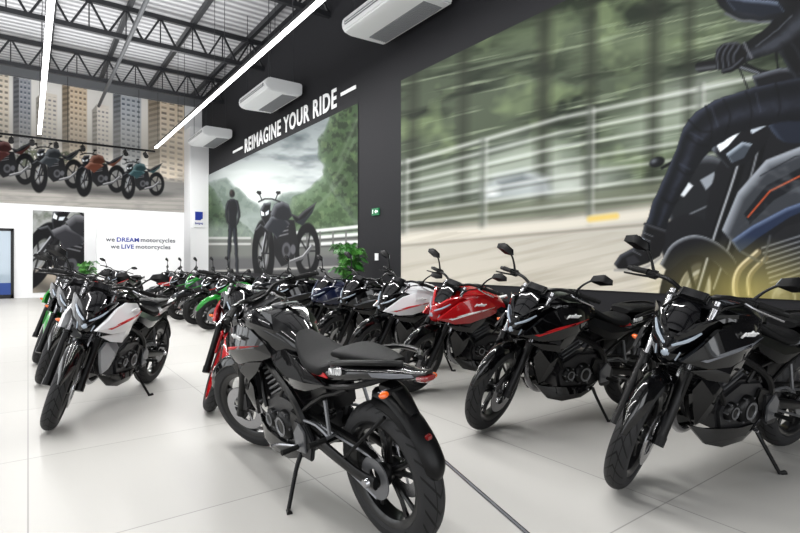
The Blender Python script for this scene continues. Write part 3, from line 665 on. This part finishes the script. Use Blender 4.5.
def p_bike(p,cx,cy,s,col,flip=1,sy=None):
    K=(16,16,18); f=flip; v_=(sy or s)
    def q(*a): return [(cx+f*u*s,cy+v*v_) for u,v in a]
    hi=tuple(min(255,c+70) for c in col)
    p.ell((cx,cy+.66*v_),(1.6*s,.16*v_),(44,44,44),.3*s,.6)
    rx=cx+f*.95*s; ry=cy+.0*v_
    p.ell((rx,ry),(s*.44,v_*.56),K,1,1,ring=s*.2); p.ell((rx,ry),(s*.32,v_*.42),(76,76,76),1,.4); p.ell((rx,ry),(s*.1,v_*.12),(80,80,82),1,1)
    fx=cx-f*.92*s; fy=cy+.06*v_
    p.ell((fx,fy),(s*.36,v_*.62),K,1,1,ring=s*.24); p.ell((fx,fy),(s*.22,v_*.44),(84,84,84),1,.4); p.ell((fx,fy),(s*.14,v_*.28),(140,142,145),.8,.8,ring=s*.06); p.ell((fx,fy),(s*.07,v_*.1),(70,70,72),1,1)
    for k in range(5): an=k*1.257; p.line([(rx,ry),(rx+.36*s*math.cos(an),ry+.46*v_*math.sin(an))],s*.07,K,.8,.8); p.line([(fx,fy),(fx+.26*s*math.cos(an),fy+.5*v_*math.sin(an))],s*.06,K,.8,.8)
    p.poly(q((-.50,-.5),(-.30,-.8),(.40,-.75),(.55,-.2),(.35,.25),(-.15,.38),(-.45,.1)),(26,26,28)); 
    for k in range(4): p.line(q((-.30,-.36-k*.09),(.12,-.42-k*.09)),.035*v_,(110,110,114),.7,.85)
    p.ell(q((.06,-.02))[0],(.19*s,.19*v_),(74,74,78),1,1); p.ell(q((.06,-.02))[0],(.10*s,.10*v_),(36,36,38),1,1); p.ell(q((.34,-.04))[0],(.11*s,.12*v_),(84,84,88),1,1)
    p.line(q((-.95,.05),(-.62,-.95)),s*.11,(34,34,36)); p.line(q((-.99,.02),(-.68,-.95)),s*.04,(166,168,172),.8); p.line(q((-.80,.05),(-.50,-.95)),s*.09,(30,30,32))
    p.line(q((.2,.28),(.75,.16),(1.15,-.12)),s*.13,(84,84,86)); p.line(q((.2,.24),(.75,.12),(1.1,-.13)),s*.04,(180,180,182),.8)
    p.poly(q((-.98,-.52),(-.60,-.84),(-.1,-.86),(.20,-.66),(-.05,-.5),(-.35,-.30),(-.55,-.46)),col,1,1,hi=hi,hw=s*.12)
    p.poly(q((-.62,-.90),(-.45,-1.14),(-.15,-1.22),(.15,-1.14),(.32,-.86),(.10,-.74),(-.35,-.78)),tuple(int(c*.8) for c in col),1,1,hi=hi,hw=s*.16)
    p.poly(q((.24,-.92),(.55,-.84),(.80,-.98),(1.10,-1.10),(1.35,-1.20),(1.22,-1.06),(.85,-.80),(.45,-.70)),K,1,1,hi=(72,72,76),hw=s*.08)
    p.poly(q((.45,-.70),(.90,-.84),(1.28,-1.10),(1.15,-.92),(.75,-.62)),col,1,1)
    p.poly(q((-1.30,-.50),(-1.05,-.66),(-.74,-.52),(-.66,-.34),(-.90,-.50)),K,1,1,hi=(90,92,96),hw=s*.06)
    p.poly(q((-.60,-1.18),(-.90,-1.16),(-1.06,-.98),(-1.00,-.80),(-.86,-.64),(-.68,-.76)),K,1,1,hi=(96,98,104),hw=s*.08)
    p.poly(q((-1.03,-.98),(-.90,-.94),(-.88,-.86),(-1.0,-.86)),(236,240,244),.8); p.poly(q((-.84,-.94),(-.68,-1.0),(-.70,-.90),(-.82,-.86)),(200,206,212),.8)
    p.line(q((-1.12,-1.20),(-.86,-1.27),(-.55,-1.27),(-.22,-1.20)),s*.06,K); p.line(q((-.98,-1.24),(-1.08,-1.38)),s*.04,K); p.poly(q((-1.22,-1.42),(-1.18,-1.47),(-1.02,-1.46),(-1.0,-1.39),(-1.1,-1.36)),K,.8); p.line(q((-.40,-1.26),(-.32,-1.38)),s*.04,K); p.poly(q((-.40,-1.42),(-.36,-1.46),(-.2,-1.46),(-.18,-1.40),(-.3,-1.37)),K,.8)
def paint_back(p):
    x,y=p.x,p.y
    t=np.clip((y-60)/120,0,1); p.c=np.stack([218+8*t,216+4*t,212-0*t],-1)
    def bld(x0,x1,y0,y1,c,wc,nx,sy,side=.25):
        k=.20; xs=x0+(x1-x0)*side
        p.poly([(x0,y0+6),(xs,y0),(xs,y1),(x0,y1)],tuple(q*.68 for q in c))
        p.poly([(xs,y0),(x1,y0+(x1-xs)*k),(x1,y1),(xs,y1)],c)
        w=(x1-xs)/nx; xx=x-xs; yy=y-k*xx-y0
        m=((x>xs+.6)&(x<x1-.6)&(yy>3)&(y<y1)).astype(float)
        cell=hsh(np.floor(xx/w),np.floor(yy/sy),int(abs(x0))+3)
        gx=np.clip((.36-np.abs((xx%w)/w-.5))*w/.7,0,1); gy=np.clip((.27-np.abs((yy%sy)/sy-.5))*sy/.7,0,1)
        p.mixm(wc,m*gx*gy*(.55+.45*cell)); p.mixm((236,234,230),m*gx*np.clip((.08-np.abs((yy%sy)/sy-.86))*sy/.5,0,1)*.7)
        m2=((x>x0+.6)&(x<xs)&(y<y1)&(y>y0+8)).astype(float); yq=y+.25*(x-x0); p.mixm(tuple(q*.45 for q in c),m2*(np.abs((yq%sy)/sy-.5)<.25)*.6)
    bld(-74,-26,36,200,(182,168,150),(96,92,90),6,6)
    bld(-22,9,58,200,(218,206,188),(112,106,100),4,5.6,.3)
    bld(13,31,44,190,(150,152,158),(76,84,96),3,5,.35)
    bld(36,57,92,190,(214,206,194),(122,122,126),3,4.6,.3)
    bld(62,87,50,190,(204,184,158),(108,96,86),4,5.4,.3)
    bld(92,109,104,190,(222,214,204),(126,126,130),3,4.6,.3)
    bld(113,141,66,190,(168,172,178),(80,88,98),4,5,.28)
    bld(148,208,88,200,(212,194,170),(110,100,92),6,5.4,.2)
    p.mixm((222,216,206),np.clip((y-105)/80,0,.4))
    for cx,cy,r in ((24,156,14),(66,158,10),(98,162,10),(-14,152,14)):
        n=vn(x/2.2,y/2.2,5); d=np.hypot(x-cx,(y-cy)*1.3)/r+(vn(x/6,y/6,15)-.5)*1.1; m=np.clip((1.0-d)*3,0,1); p.mixm((80,86,70),m*(n>.38)*.8); p.mixm((120,126,100),m*(n>.6)*.6)
    p.poly([(-80,166),(200,182),(200,240),(-80,240)],(128,126,123),5)
    p.poly([(-80,184),(200,197),(200,240),(-80,240)],(162,158,152),5)
    n=vn(x/14,y/3,9); p.mixm((106,105,103),(n-.45)*1.0*(y>165))
    for k in range(7): p.line([(-80,188+k*5),(200,198+k*4)],.8,(130,128,124),1.2,.6)
    for cx,cy,s,c in ((-50,162,21,(60,34,30)),(6,169,20,(64,30,28)),(56,174,18.5,(40,44,48)),(100,179,17.5,(92,50,36)),(142,184,15,(36,62,66))):
        p_bike(p,cx,cy,s,c,1,sy=s*1.15)
mural('wall_mural','y',YB,-4.0,4.62,2.93,6.84,.0165,paint_back,'large printed mural of motorcycles lined up before city towers')
def paint_m1(p):
    x,y=p.x,p.y
    t=np.clip((y-100)/140,0,1); 
    p.c=np.stack([104+86*t,112+82*t,114+78*t],-1)
    n=vn(x/30,y/14,3,4); p.mixm((68,76,80),(n-.46)*2.6); p.mixm((180,186,186),(vn(x/40,y/10,23,3)-.56)*2.4)
    p.ell((258,190),(36,20),(210,216,212),26,.8)
    def ridge(pts,c,dk,lt,soft,mist,seed,w=5):
        p.warp(w,14,seed); m,sd=p.pmask(pts,soft); p.unwarp(); p.mixm(c,m)
        p.mixm(dk,m*np.clip((vn(x/5,y/5,seed,4)-.45)*6,0,1)*.85); p.mixm(lt,m*np.clip((vn(x/6,y/8,seed+5,4)-.57)*7,0,1)*.5); p.mixm((150,160,158),m*np.exp(-sd/8)*.35)
        p.mixm((160,168,166),m*np.clip((y-mist)/26,0,.5))
    ridge([(186,176),(204,186),(226,178),(246,198),(262,208),(284,196),(310,190),(310,250),(186,250)],(104,116,108),(88,100,92),(118,130,120),4,205,31,4)
    ridge([(186,160),(203,170),(214,190),(226,208),(244,226),(256,242),(186,250)],(48,66,44),(28,40,26),(80,98,66),3,216,37)
    ridge([(366,126),(346,150),(326,166),(306,192),(284,210),(264,228),(252,240),(366,245)],(74,94,66),(54,70,48),(104,122,88),3,224,43)
    ridge([(366,84),(354,92),(340,101),(330,116),(320,142),(322,168),(334,190),(348,212),(366,240)],(46,64,38),(22,32,18),(88,108,66),3,218,49)
    for a,b_ in (((354,140),(330,190)),((360,112),(338,164)),((346,176),(310,214))): p.line([a,b_],2,(130,140,126),4,.35)
    p.poly([(190,240),(366,236),(366,300),(190,300)],(104,106,102),3)
    p.poly([(190,258),(366,256),(366,300),(190,300)],(88,88,89),4)
    p.line([(190,272),(366,266)],2,(186,184,178),1.5,.75)
    for k in range(3): p.line([(285,234+k*6),(364,226+k*7.6)],3.0,(204,206,204),1.2); p.line([(285,236.5+k*6),(364,229.4+k*7.6)],1.4,(56,58,56),1.2,.8)
    for k in range(6): p.line([(294+k*13,232),(294+k*13,254)],1.6,(96,96,94),1)
    for k in range(2): p.line([(190,238+k*6),(250,238+k*6)],2.2,(170,171,168),1)
    K=(16,17,19)
    p.warp(.6,5)
    p.poly([(228.2,201),(230.4,199),(234,199),(236.8,201),(237.6,209),(236.6,221),(236.8,231),(228.4,231),(228.6,220),(227.4,209)],(18,19,22),1,1,hi=(56,58,64),hw=1.6)
    p.limb([(228.6,202),(226.2,212),(227,220),(229,224)],[1.4,1.3,1.1,.9],K,(44,46,52)); p.limb([(236.6,202),(239,212),(238.4,220),(236.6,224)],[1.4,1.3,1.1,.9],K,(44,46,52))
    p.limb([(230.4,230),(229.2,248),(228.8,262),(228.4,275)],[2.1,1.7,1.4,1.2],K,(40,44,54)); p.limb([(234.6,230),(236,247),(236.8,262),(237.6,275)],[2.1,1.7,1.4,1.2],K,(40,44,54))
    p.line([(227,276.5),(229.5,276)],2.2,K); p.line([(237,276),(240,276.8)],2.2,K); p.ball((232.2,193.6),(2.5,3.9),(18,17,18),(60,52,48))
    p.unwarp()
    p_bike(p,285,251,23.5,(30,32,37),1,sy=41)
mural('wall_mural','x',W,8.62,19.0,.8,4.24,.0185,paint_m1,'printed mural of a parked black motorcycle below misty green mountains')
def paint_m2(p):
    x,y=p.x,p.y
    ry=y+.22*(x-400)
    n1=vn(x/70,ry/17,1,4); n2=vn(x/34,ry/26,6,3); n3=vn(x/120,ry/5,14,3)
    p.c=np.stack([62+0*x,70+0*x,56+0*x],-1)
    p.mixm((25,31,23),(n1-.42)*4); p.mixm((100,113,82),np.clip((n2-.55)*4,0,1)*.8); p.mixm((166,176,152),np.clip((n3-.64)*5,0,1)*.65)
    for cx,cy,a,b_,c in ((520,168,56,28,(176,184,174)),(570,186,40,14,(212,216,212)),(440,185,44,18,(140,148,136)),(640,46,60,16,(110,122,94)),(520,34,60,14,(84,96,72)),(660,125,44,24,(146,156,140)),(700,92,36,16,(168,174,164))):
        p.ell((cx,cy),(a,b_),c,28,.65,rot=-12)
    for cx,w in ((465,9),(545,14),(592,10),(415,8),(655,12),(690,8)):
        p.line([(cx,-20),(cx-3,205)],w,(32,35,28),12,.7)
    p.poly([(482,188),(496,176),(526,170),(548,178),(552,194),(484,202)],(160,166,170),9,.7); p.poly([(498,182),(522,175),(536,180),(502,188)],(60,66,70),7,.6); p.ell((492,193),(6,3),(240,241,240),5,.7)
    p.poly([(395,228),(560,214),(700,192),(820,175),(820,330),(395,330)],(172,168,158),14)
    p.poly([(395,210),(560,196),(700,174),(700,200),(560,214),(395,226)],(104,108,92),10,.75)
    for k in range(7):
        y0=165+k*10; y1=118+k*14.5; y2=76+k*18
        p.line([(395,y0),(560,y1),(760,y2)],2.4 if k else 3.8,(206,208,205),3.8,.6)
        p.line([(395,y0+3.6),(560,y1+4),(760,y2+4.6)],1.6,(50,54,46),3,.45)
    for cx,yt,yb in ((404,160,236),(483,140,230),(590,108,222),(700,84,205)):
        p.line([(cx,yt),(cx-1,yb)],5,(88,92,86),7,.7); p.line([(cx+4,yt),(cx+3,yb)],2,(190,192,188),5,.45)
    p.line([(395,240),(560,225),(700,208)],9,(198,193,181),5,.9); p.line([(590,219),(616,216)],6,(206,176,90),4,.85); p.line([(400,246),(700,220)],2,(110,106,96),3,.7)
    m=np.clip((y-236)/60,0,1); p.mixm((204,197,183),m*.75); n=vn(x/90,ry/5,30,3); p.mixm((146,139,126),np.clip((n-.5)*2.5,0,1)*(y>232)*.6)
    K=(11,12,14); G=(74,77,82); LG=(150,153,158); OR=(190,82,44)
    # ---- companion machine further back, to the left
    p.blob([(664,206),(668,180),(686,160),(712,156),(730,170),(724,208),(702,232),(676,226)],(24,26,29),soft=2.4,hi=(92,96,102),hw=6)
    p.poly([(672,190),(686,180),(693,186),(684,197)],(206,211,216),1.6,.95); p.poly([(700,180),(714,172),(716,180),(706,190)],(140,146,154),1.6,.9); p.line([(690,214),(716,202)],1.6,(120,124,130),1.5,.8)
    p.line([(662,168),(686,154),(712,150)],2.6,K,1.6); p.ball((657,162),(8,5),K,(84,88,94),rot=-20)
    p.blob([(660,226),(688,214),(712,228),(714,264),(690,272),(664,258)],(20,21,24),soft=3)
    # ---- main machine mass
    p.blob([(716,170),(745,118),(784,96),(860,84),(860,345),(760,345),(724,300),(708,256),(706,210)],(20,21,24),soft=2)
    p.ell((694,292),(25,42),(14,14,16),1.5,ring=18,rot=14); p.ell((694,292),(15,30),(60,60,60),2,.75,rot=14); p.ell((697,291),(11,20),(150,151,153),1.2,.85,rot=14,ring=2.2); p.ell((697,291),(7,13),(40,41,44),1.2,.9,rot=14); p.ell((696,291),(3.5,5),G,1.5)
    for k in range(5): an=k*1.257+.5; p.line([(695,292),(695+16*math.cos(an),292+30*math.sin(an))],4,K,1.2)
    p.limb([(752,120),(736,176),(716,236),(700,288)],[5.4,5.4,5.4,5],K,LG,off=-.3,sg_=.22); p.limb([(766,124),(752,178),(734,236),(716,286)],[5,5,5,4.5],K,(110,113,118),off=-.3,sg_=.22)
    p.blob([(660,264),(672,244),(694,235),(718,243),(736,262),(730,276),(712,260),(690,255),(670,270)],(18,19,22),hi=(124,128,134),hw=3)
    # headlight pod
    p.poly([(712,150),(716,128),(728,110),(750,102),(768,110),(772,132),(762,148),(746,164),(728,168)],(16,17,20),1.2,1,hi=(104,110,120),hw=5)
    p.poly([(717,146),(722,132),(740,124),(742,130),(728,146),(720,152)],(222,227,232),1.2); p.poly([(748,124),(764,118),(766,126),(752,134)],(170,178,188),1.2); p.poly([(726,154),(742,142),(752,144),(744,158),(732,163)],(54,60,68),1.2,1,hi=(150,160,172),hw=3)
    # dark tank and dark grey shroud
    p.blob([(764,120),(778,98),(804,84),(860,78),(860,132),(820,140),(784,142)],(24,29,40),soft=1.5,hi=(88,98,118),hw=8); p.curve([(782,108),(806,94),(850,88)],2.2,(184,190,202),2,.75)
    p.poly([(722,230),(738,192),(766,160),(802,146),(860,138),(860,190),(820,200),(788,214),(762,232),(738,250)],(48,51,56),1.4,1,hi=(140,145,153),hw=7)
    p.poly([(744,214),(766,186),(800,168),(860,158),(860,170),(806,182),(774,200),(750,224)],(20,22,26),1.4); p.line([(748,217),(770,191),(804,174),(860,163)],1.5,OR,1.3,.9)
    p.poly([(732,240),(752,226),(786,208),(820,196),(820,204),(790,217),(758,238),(740,252)],(30,40,62),1.4,1,hi=(92,106,134),hw=3)
    p.poly([(806,184),(836,176),(838,184),(810,193)],(186,189,193),1.2,.9); p.line([(760,176),(796,156),(850,148)],1.2,(24,26,30),1.2,.8)
    p.mixm((120,124,130),p.pmask([(722,230),(738,192),(766,160),(802,146),(860,138),(860,190),(788,214),(738,250)],3)[0]*np.clip((vn(x/16,y/9,77,3)-.55)*3,0,1)*.4)
    # engine, fins, covers and pipes
    p.poly([(750,254),(786,226),(830,214),(860,212),(860,330),(790,330),(756,300)],(26,27,30),1.5)
    for k in range(9): p.line([(762+k*1.2,248+k*5),(806+k*1.0,234+k*5)],1.7,(112,115,120),1.2,.85)
    p.ball((784,298),(16,16),(24,25,28),(104,107,112),sp=.45); p.ell((784,298),(11,11),(120,123,128),1.3,.8,ring=2); p.ell((784,298),(5,5),(48,50,54),1.3)
    p.ball((820,288),(13,14),(26,27,30),(112,115,120),sp=.45); p.ell((820,288),(8,9),(110,112,117),1.3,.8,ring=1.8)
    p.curve([(758,252),(738,272),(736,296),(752,314),(790,322)],6.5,(84,76,66),1.5); p.curve([(757,251),(736.5,271),(734.5,296),(750,313)],2,(214,204,182),1.5,.9); p.curve([(766,258),(750,276),(750,296),(764,310)],5,(70,64,56),1.5); p.curve([(765,257),(748.6,275),(748.6,295)],1.5,(190,180,160),1.5,.9)
    for a in (((742,252),(760,262)),((812,216),(808,240)),((832,216),(828,270)),((770,236),(764,262))): p.line(a,2.4,(60,63,68),1.5,.9)
    p.ell((746,292),(58,30),(226,208,112),54,.55); p.ell((800,306),(36,24),(198,184,112),40,.3)
    # ---- handlebar & controls
    p.limb([(700,67),(730,64),(772,74),(820,70)],[3,3,3,3],K,(96,99,106)); p.limb([(700,67),(722,64)],[5,5],(12,12,14),(60,62,66))
    p.curve([(744,62),(762,74),(764,92)],2,K); p.curve([(738,66),(746,84),(752,100)],1.6,K); p.line([(778,70),(776,50),(790,28)],2.4,K); p.ball((797,20),(18,9),K,(84,88,94),rot=-12)
    p.blob([(752,76),(786,68),(814,80),(804,96),(764,98)],(16,17,20),hi=(84,88,96),hw=3.5)
    # ---- rider
    p.warp(.9,10,90)
    JD,JL=(12,13,15),(46,49,56)
    p.poly([(770,20),(800,-20),(860,-20),(860,106),(822,100),(796,80),(778,52)],JD,1.5,1,hi=(40,43,50),hw=7)
    for a in (((790,40),(806,66)),((812,30),(820,70)),((800,74),(830,90)),((784,60),(800,84))): p.line(a,2,(34,37,43),3,.8)
    p.limb([(808,4),(780,34),(756,48),(738,56)],[20,14,10.5,8.5],JD,JL,off=.35,fold=63,fa=.4); p.curve([(792,16),(772,34),(756,46)],1.2,(96,100,108),1.4,.6)
    p.poly([(716,50),(724,43),(738,42),(748,50),(746,62),(736,70),(724,72),(717,64)],(12,12,14),1.2,1,hi=(60,62,68),hw=2.5)
    for k in range(4): p.limb([(723+k*5.4,47),(718+k*5.6,56),(719+k*5.4,67)],[2.8,2.7,2.5],(9,9,11),(52,54,60))
    p.limb([(742,60),(732,69),(724,71)],[2.8,2.8,2.4],(9,9,11),(52,54,60)); p.line([(744,43),(752,58)],2.4,(88,90,96),1.3,.8)
    p.ball((758,-4),(42,25),(11,12,14),(44,48,58),off=(-.1,.35)); p.poly([(722,-6),(742,-2),(778,2),(784,12),(760,16),(734,10)],(20,24,32),1.2,1,hi=(96,106,124),hw=3.5); p.curve([(726,14),(744,21),(770,22)],2.2,(76,78,86),1.8)
    LD=(12,14,18)
    p.poly([(860,68),(800,78),(752,88),(718,99),(696,112),(683,128),(676,150),(665,176),(653,202),(645,226),(665,232),(673,210),(686,186),(699,164),(712,148),(740,132),(780,122),(860,118)],LD,1.3,1,hi=(44,48,60),hw=5)
    p.limb([(860,95),(800,98),(752,107),(718,119),(700,134)],[18,17,14,11,9],LD,(31,34,43),off=.3,fold=41,fa=.5,sg_=.5,soft=8)
    p.limb([(692,140),(682,166),(670,194),(659,222)],[9,8,7,5],LD,(30,33,42),off=.2,fold=47,fa=.5,sg_=.5,soft=6)
    for a in (((706,106),(712,126),(710,142)),((687,136),(698,144),(708,146)),((746,92),(752,112),(750,126)),((677,168),(686,174),(694,172)),((662,198),(672,204),(679,200)),((776,84),(780,104),(778,116)),((689,120),(700,130),(712,132)),((724,100),(730,116),(726,134))): p.curve(a,1.5,(5,6,8),2.4,.85)
    for a in (((712,108),(718,126)),((690,132),(702,139)),((756,94),(760,112)),((680,164),(690,169))): p.line(a,1.2,(62,67,82),2.4,.55)
    p.unwarp()
    p.line([(645,224),(665,230)],2.6,(6,6,8),1.6)
    p.poly([(645,223),(666,230),(665,243),(660,256),(648,263),(634,268),(619,270),(614,264),(620,255),(633,248),(641,238)],(14,14,16),1.2,1,hi=(64,66,72),hw=3); p.curve([(615,270),(636,270),(650,265),(661,257)],2.6,(140,138,134),1.3)
    for k in range(5): p.line([(633+k*2.6,251-k*4.6),(641+k*3,255-k*4.6)],1,(100,102,108),1.0,.8)
    p.poly([(626,258),(634,255),(640,262),(628,266)],(34,34,38),1.2)
mural('wall_mural','x',W,.2,7.18,.80,4.27,.0115,paint_m2,'large printed mural of a rider speeding past a blurred roadside fence')
def paint_poster(p):
    x,y=p.x,p.y; p.c=np.stack([150+0*x,152+0*x,150+0*x],-1)
    n=vn(x/8,y/6,2); p.mixm((104,108,100),(n-.4)*3)
    p.poly([(20,268),(95,262),(95,310),(20,310)],(160,150,136),4)
    a=math.radians(24); cx,cy=60,256; xs,ys=p.x,p.y
    p.x,p.y=cx+(xs-cx)*math.cos(a)+(ys-cy)*math.sin(a),cy-(xs-cx)*math.sin(a)+(ys-cy)*math.cos(a)
    p_bike(p,72,262,34,(44,44,48),1,sy=44); p.x,p.y=xs,ys
mural('wall_poster','y',YB,.12,1.5,.15,2.75,.018,paint_poster,'tall printed poster of a tilted motorcycle on the white wall',cat='poster')
# ---------------------------------------------------------------- lettering
TW=mat('white_lettering',(240,240,240),.5); TB=mat('blue_lettering',(16,44,140),.5); TG=mat('dark_grey_lettering',(48,54,70),.5)
me=text_mesh('REIMAGINE YOUR RIDE',TW,5.62,.42,.022,extr=.006,sp=1.12)
RT=Matrix(((0,0,-1,W-.008),(-1,0,0,15.1),(0,1,0,4.37),(0,0,0,1)))
tx=addobj('wall_lettering',me,label='white capital lettering reading REIMAGINE YOUR RIDE on charcoal wall',cat='wall lettering',mtx=RT)
bx('lettering_bar',(W-.015,15.3,4.55),(W,16.2,4.62),TW,parent=tx,mtx=RT.inverted())
bx('lettering_bar',(W-.015,8.7,4.55),(W,9.3,4.62),TW,parent=tx,mtx=RT.inverted())
bx('wall_partition',(1.72,18.3,0),(4.26,18.45,2.76),MW,kind='structure')
def ptext(txt,x,z,h,m,bold=.0):
    me=text_mesh(txt,m,None,h,bold,extr=.004,sp=1.06); R=Matrix(((1,0,0,x),(0,0,-1,18.294),(0,1,0,z),(0,0,0,1)))
    w=max(v.co.x for v in me.vertices)
    addobj('wall_lettering',me,label='blue and grey slogan lettering on the white partition',cat='wall lettering',mtx=R,group='slogan words'); return w
for (row,words,z) in ((0,('we','DREAM','motorcycles'),1.76),(1,('we','LIVE','motorcycles'),1.54)):
    xx=1.96+.13*row
    for wd in words:
        cap=wd.isupper(); hh=.14 if cap else (.098 if wd=='we' else .185)
        xx+=ptext(wd,xx,z-(.038 if wd[0]=='m' else 0),hh,TB if cap else TG,.025 if cap else .01)+.055
sg=bx('logo_sign',(4.72,YB-.93,2.35),(5.08,YB-.9,2.95),MW,'white sign panel with a solid blue emblem','sign')
b=B(); b.prism([(4.77,2.60),(4.95,2.60),(4.99,2.65),(5.03,2.65),(5.03,2.90),(4.77,2.90)],YB-.945,YB-.928,0)
addobj('sign_emblem',b.mesh('sign_emblem',[TB]),parent=sg)
me=text_mesh('BAJAJ',TB,.26,.08,.03,extr=.006); addobj('sign_lettering',me,parent=sg,mtx=Matrix(((1,0,0,4.77),(0,0,-1,YB-.935),(0,1,0,2.44),(0,0,0,1))))
e=bx('exit_sign',(W-.03,7.86,1.99),(W,8.09,2.12),mat('green_sign',(16,104,62),.4,emit=.12),'green emergency exit sign on the charcoal wall','exit sign')
b=B(); b.prism([(7.88,2.04),(7.94,2.04),(7.94,2.02),(7.99,2.055),(7.94,2.09),(7.94,2.07),(7.88,2.07)],W-.036,W-.028,0,plane='yz'); addobj('sign_arrow',b.mesh('sign_arrow',[TW]),parent=e)
b=B(); b.tube([(W-.034,8.05,2.02),(W-.034,8.045,2.065),(W-.034,8.045,2.095)],[.009,.009,.011],6,1); addobj('sign_figure',b.mesh('sign_figure',[TW]),parent=e)
bx('wall_socket',(W-.02,7.9,1.15),(W,8.0,1.28),MW,'small white wall socket plate','socket')
d=bpy.data.objects.new('door_1',None); COL.objects.link(d); d.location=(-.85,YB-.03,0); d['kind']='structure'
b=B()
for lo,hi in (((-.5,0),(-.42,2.15)),((.42,0),(.5,2.15)),((-.5,2.07),(.5,2.15)),((-.5,0),(.5,.12))): b.box(((lo[0]+hi[0])/2,0,(lo[1]+hi[1])/2),(hi[0]-lo[0],.06,hi[1]-lo[1]),.004)
addobj('door_frame',b.mesh('door_frame',[MFR]),d)
b=B(); b.box((0,0,1.1),(.84,.02,1.94),0); addobj('door_glass',b.mesh('door_glass',[mat('door_glass_tint',(150,165,178),.08,0,1)]),d)
b=B(); b.box((0,-.015,.3),(.84,.012,.36),0); addobj('door_kickplate',b.mesh('door_kickplate',[mat('blue_vinyl',(24,60,130),.4)]),d)
b=B(); mt=Matrix.Translation((1.78,1.80,.002))@Matrix.Rotation(math.atan2(-.21,.72),4,'Z')
for q in (-.009,.009): b.box((q,0,0),(.005,1.9,.006),0,0,mt)
b.box((0,0,-.0005),(.014,1.9,.004),0,1,mt)
addobj('floor_channel',b.mesh('floor_channel',[M['steel'],M['decg']]),label='narrow dark metal channel set in the tiled floor',cat='floor channel')
# ---------------------------------------------------------------- plants
MLF=[mat('leaf_green_%d'%i,c,.45,var=.3,bscale=12) for i,c in enumerate(((40,98,30),(64,124,44)))]
MPOT=mat('black_plastic_pot',(22,22,22),.5); MSOIL=mat('potting_soil',(50,38,28),.9,bump=.5,bscale=80)
def plant(x,y,h,n,label,sp=1.0):
    e=bpy.data.objects.new('potted_palm',None); COL.objects.link(e); e.location=(x,y,0); e['label']=label; e['category']='potted plant'; e['group']='potted palms'
    b=B(); b.lathe([(0,0),(.14,0),(.19,.34),(.20,.36),(.18,.36),(.17,.31),(0,.31)],28,axis='z',loop=False); addobj('pot',b.mesh('pot',[MPOT]),e)
    b=B(); b.lathe([(0,.315),(.168,.315),(.168,.30),(0,.30)],20,axis='z',loop=False); addobj('soil',b.mesh('soil',[MSOIL]),e)
    b=B()
    for i in range(n):
        a=random.uniform(0,6.28); out=random.uniform(.08,.34)*sp; hh=h*random.uniform(.66,1.0)
        P0=[(0.03*math.cos(a),.03*math.sin(a),.3),(out*.25*math.cos(a),out*.25*math.sin(a),.3+(hh-.3)*.55),(out*.65*math.cos(a),out*.65*math.sin(a),hh*.98),(out*1.15*math.cos(a),out*1.15*math.sin(a),hh*.93)]
        b.tube(P0,[.008,.006,.004,.002],5,4,mi=0)
        Q=crs(P0,8); mi=i%2
        for k in range(8,len(Q)-1):
            t=(k-8)/(len(Q)-9); p=Vector(Q[k]); tg=(Vector(Q[k+1])-p).normalized(); sd=tg.cross(Vector((0,0,1))).normalized()
            L=.15*math.sin(math.pi*(.15+.8*t))
            for s_ in (-1,1):
                tip=p+(sd*s_*.8+tg*.6)*L+Vector((0,0,-.15*L)); m_=p+(sd*s_*.8+tg*.6)*L*.45+Vector((0,0,.02)); wv=tg*.015
                vs=[b.bm.verts.new(q) for q in (p,m_+wv,tip,m_-wv)]; f=b.bm.faces.new(vs); f.material_index=mi
    addobj('foliage',b.mesh('foliage',MLF),e)
plant(4.66,8.0,1.44,60,'full green palm in a black pot against the charcoal wall',1.05)
plant(1.35,17.5,1.15,20,'small green palm in a black pot beside the white partition')
# ---------------------------------------------------------------- light
wd=bpy.data.worlds.new('World'); S.world=wd; wd.use_nodes=True; bg=wd.node_tree.nodes['Background']; bg.inputs[0].default_value=(.90,.95,1,1); bg.inputs[1].default_value=1.0
def area(name,loc,rot,sx,sy,p,c=(1,1,1)):
    l=bpy.data.lights.new(name,'AREA'); l.shape='RECTANGLE'; l.size=sx; l.size_y=sy; l.energy=p; l.color=c
    o=bpy.data.objects.new(name,l); COL.objects.link(o); o.location=loc; o.rotation_euler=rot; return o
area('daylight_side',(XL-.2,8,2.0),(0,math.radians(-90),0),3.4,22,400,(.97,.985,1))
area('daylight_front',(0,YF-.2,2.0),(math.radians(90),0,0),10,3.4,300,(.97,.985,1))
area('overhead_line_lamp',(3.42,9.8,4.87),(0,0,0),.08,17.5,580,(1,.997,.985))
area('overhead_line_lamp',(.27,9.8,4.87),(0,0,0),.08,17.5,510,(1,.997,.985))
area('overhead_line_lamp',(-2.9,8.5,4.87),(0,0,0),.08,17,430,(1,.997,.985))  # added overhead lamp, no linear fixture hangs here
area('ceiling_fill',(0,9,5.2),(math.pi,0,0),8,18,900,(.99,.995,1))  # added fill aimed up to brighten the roof deck, no such fixture
cam=bpy.data.cameras.new('Camera'); co=bpy.data.objects.new('Camera',cam); COL.objects.link(co); co.location=(0,0,HC); co.rotation_euler=(math.pi/2,0,-TH)
cam.sensor_width=36; cam.lens=512/800*36; cam.shift_y=-4.5/800; cam.clip_start=.05
S.camera=co
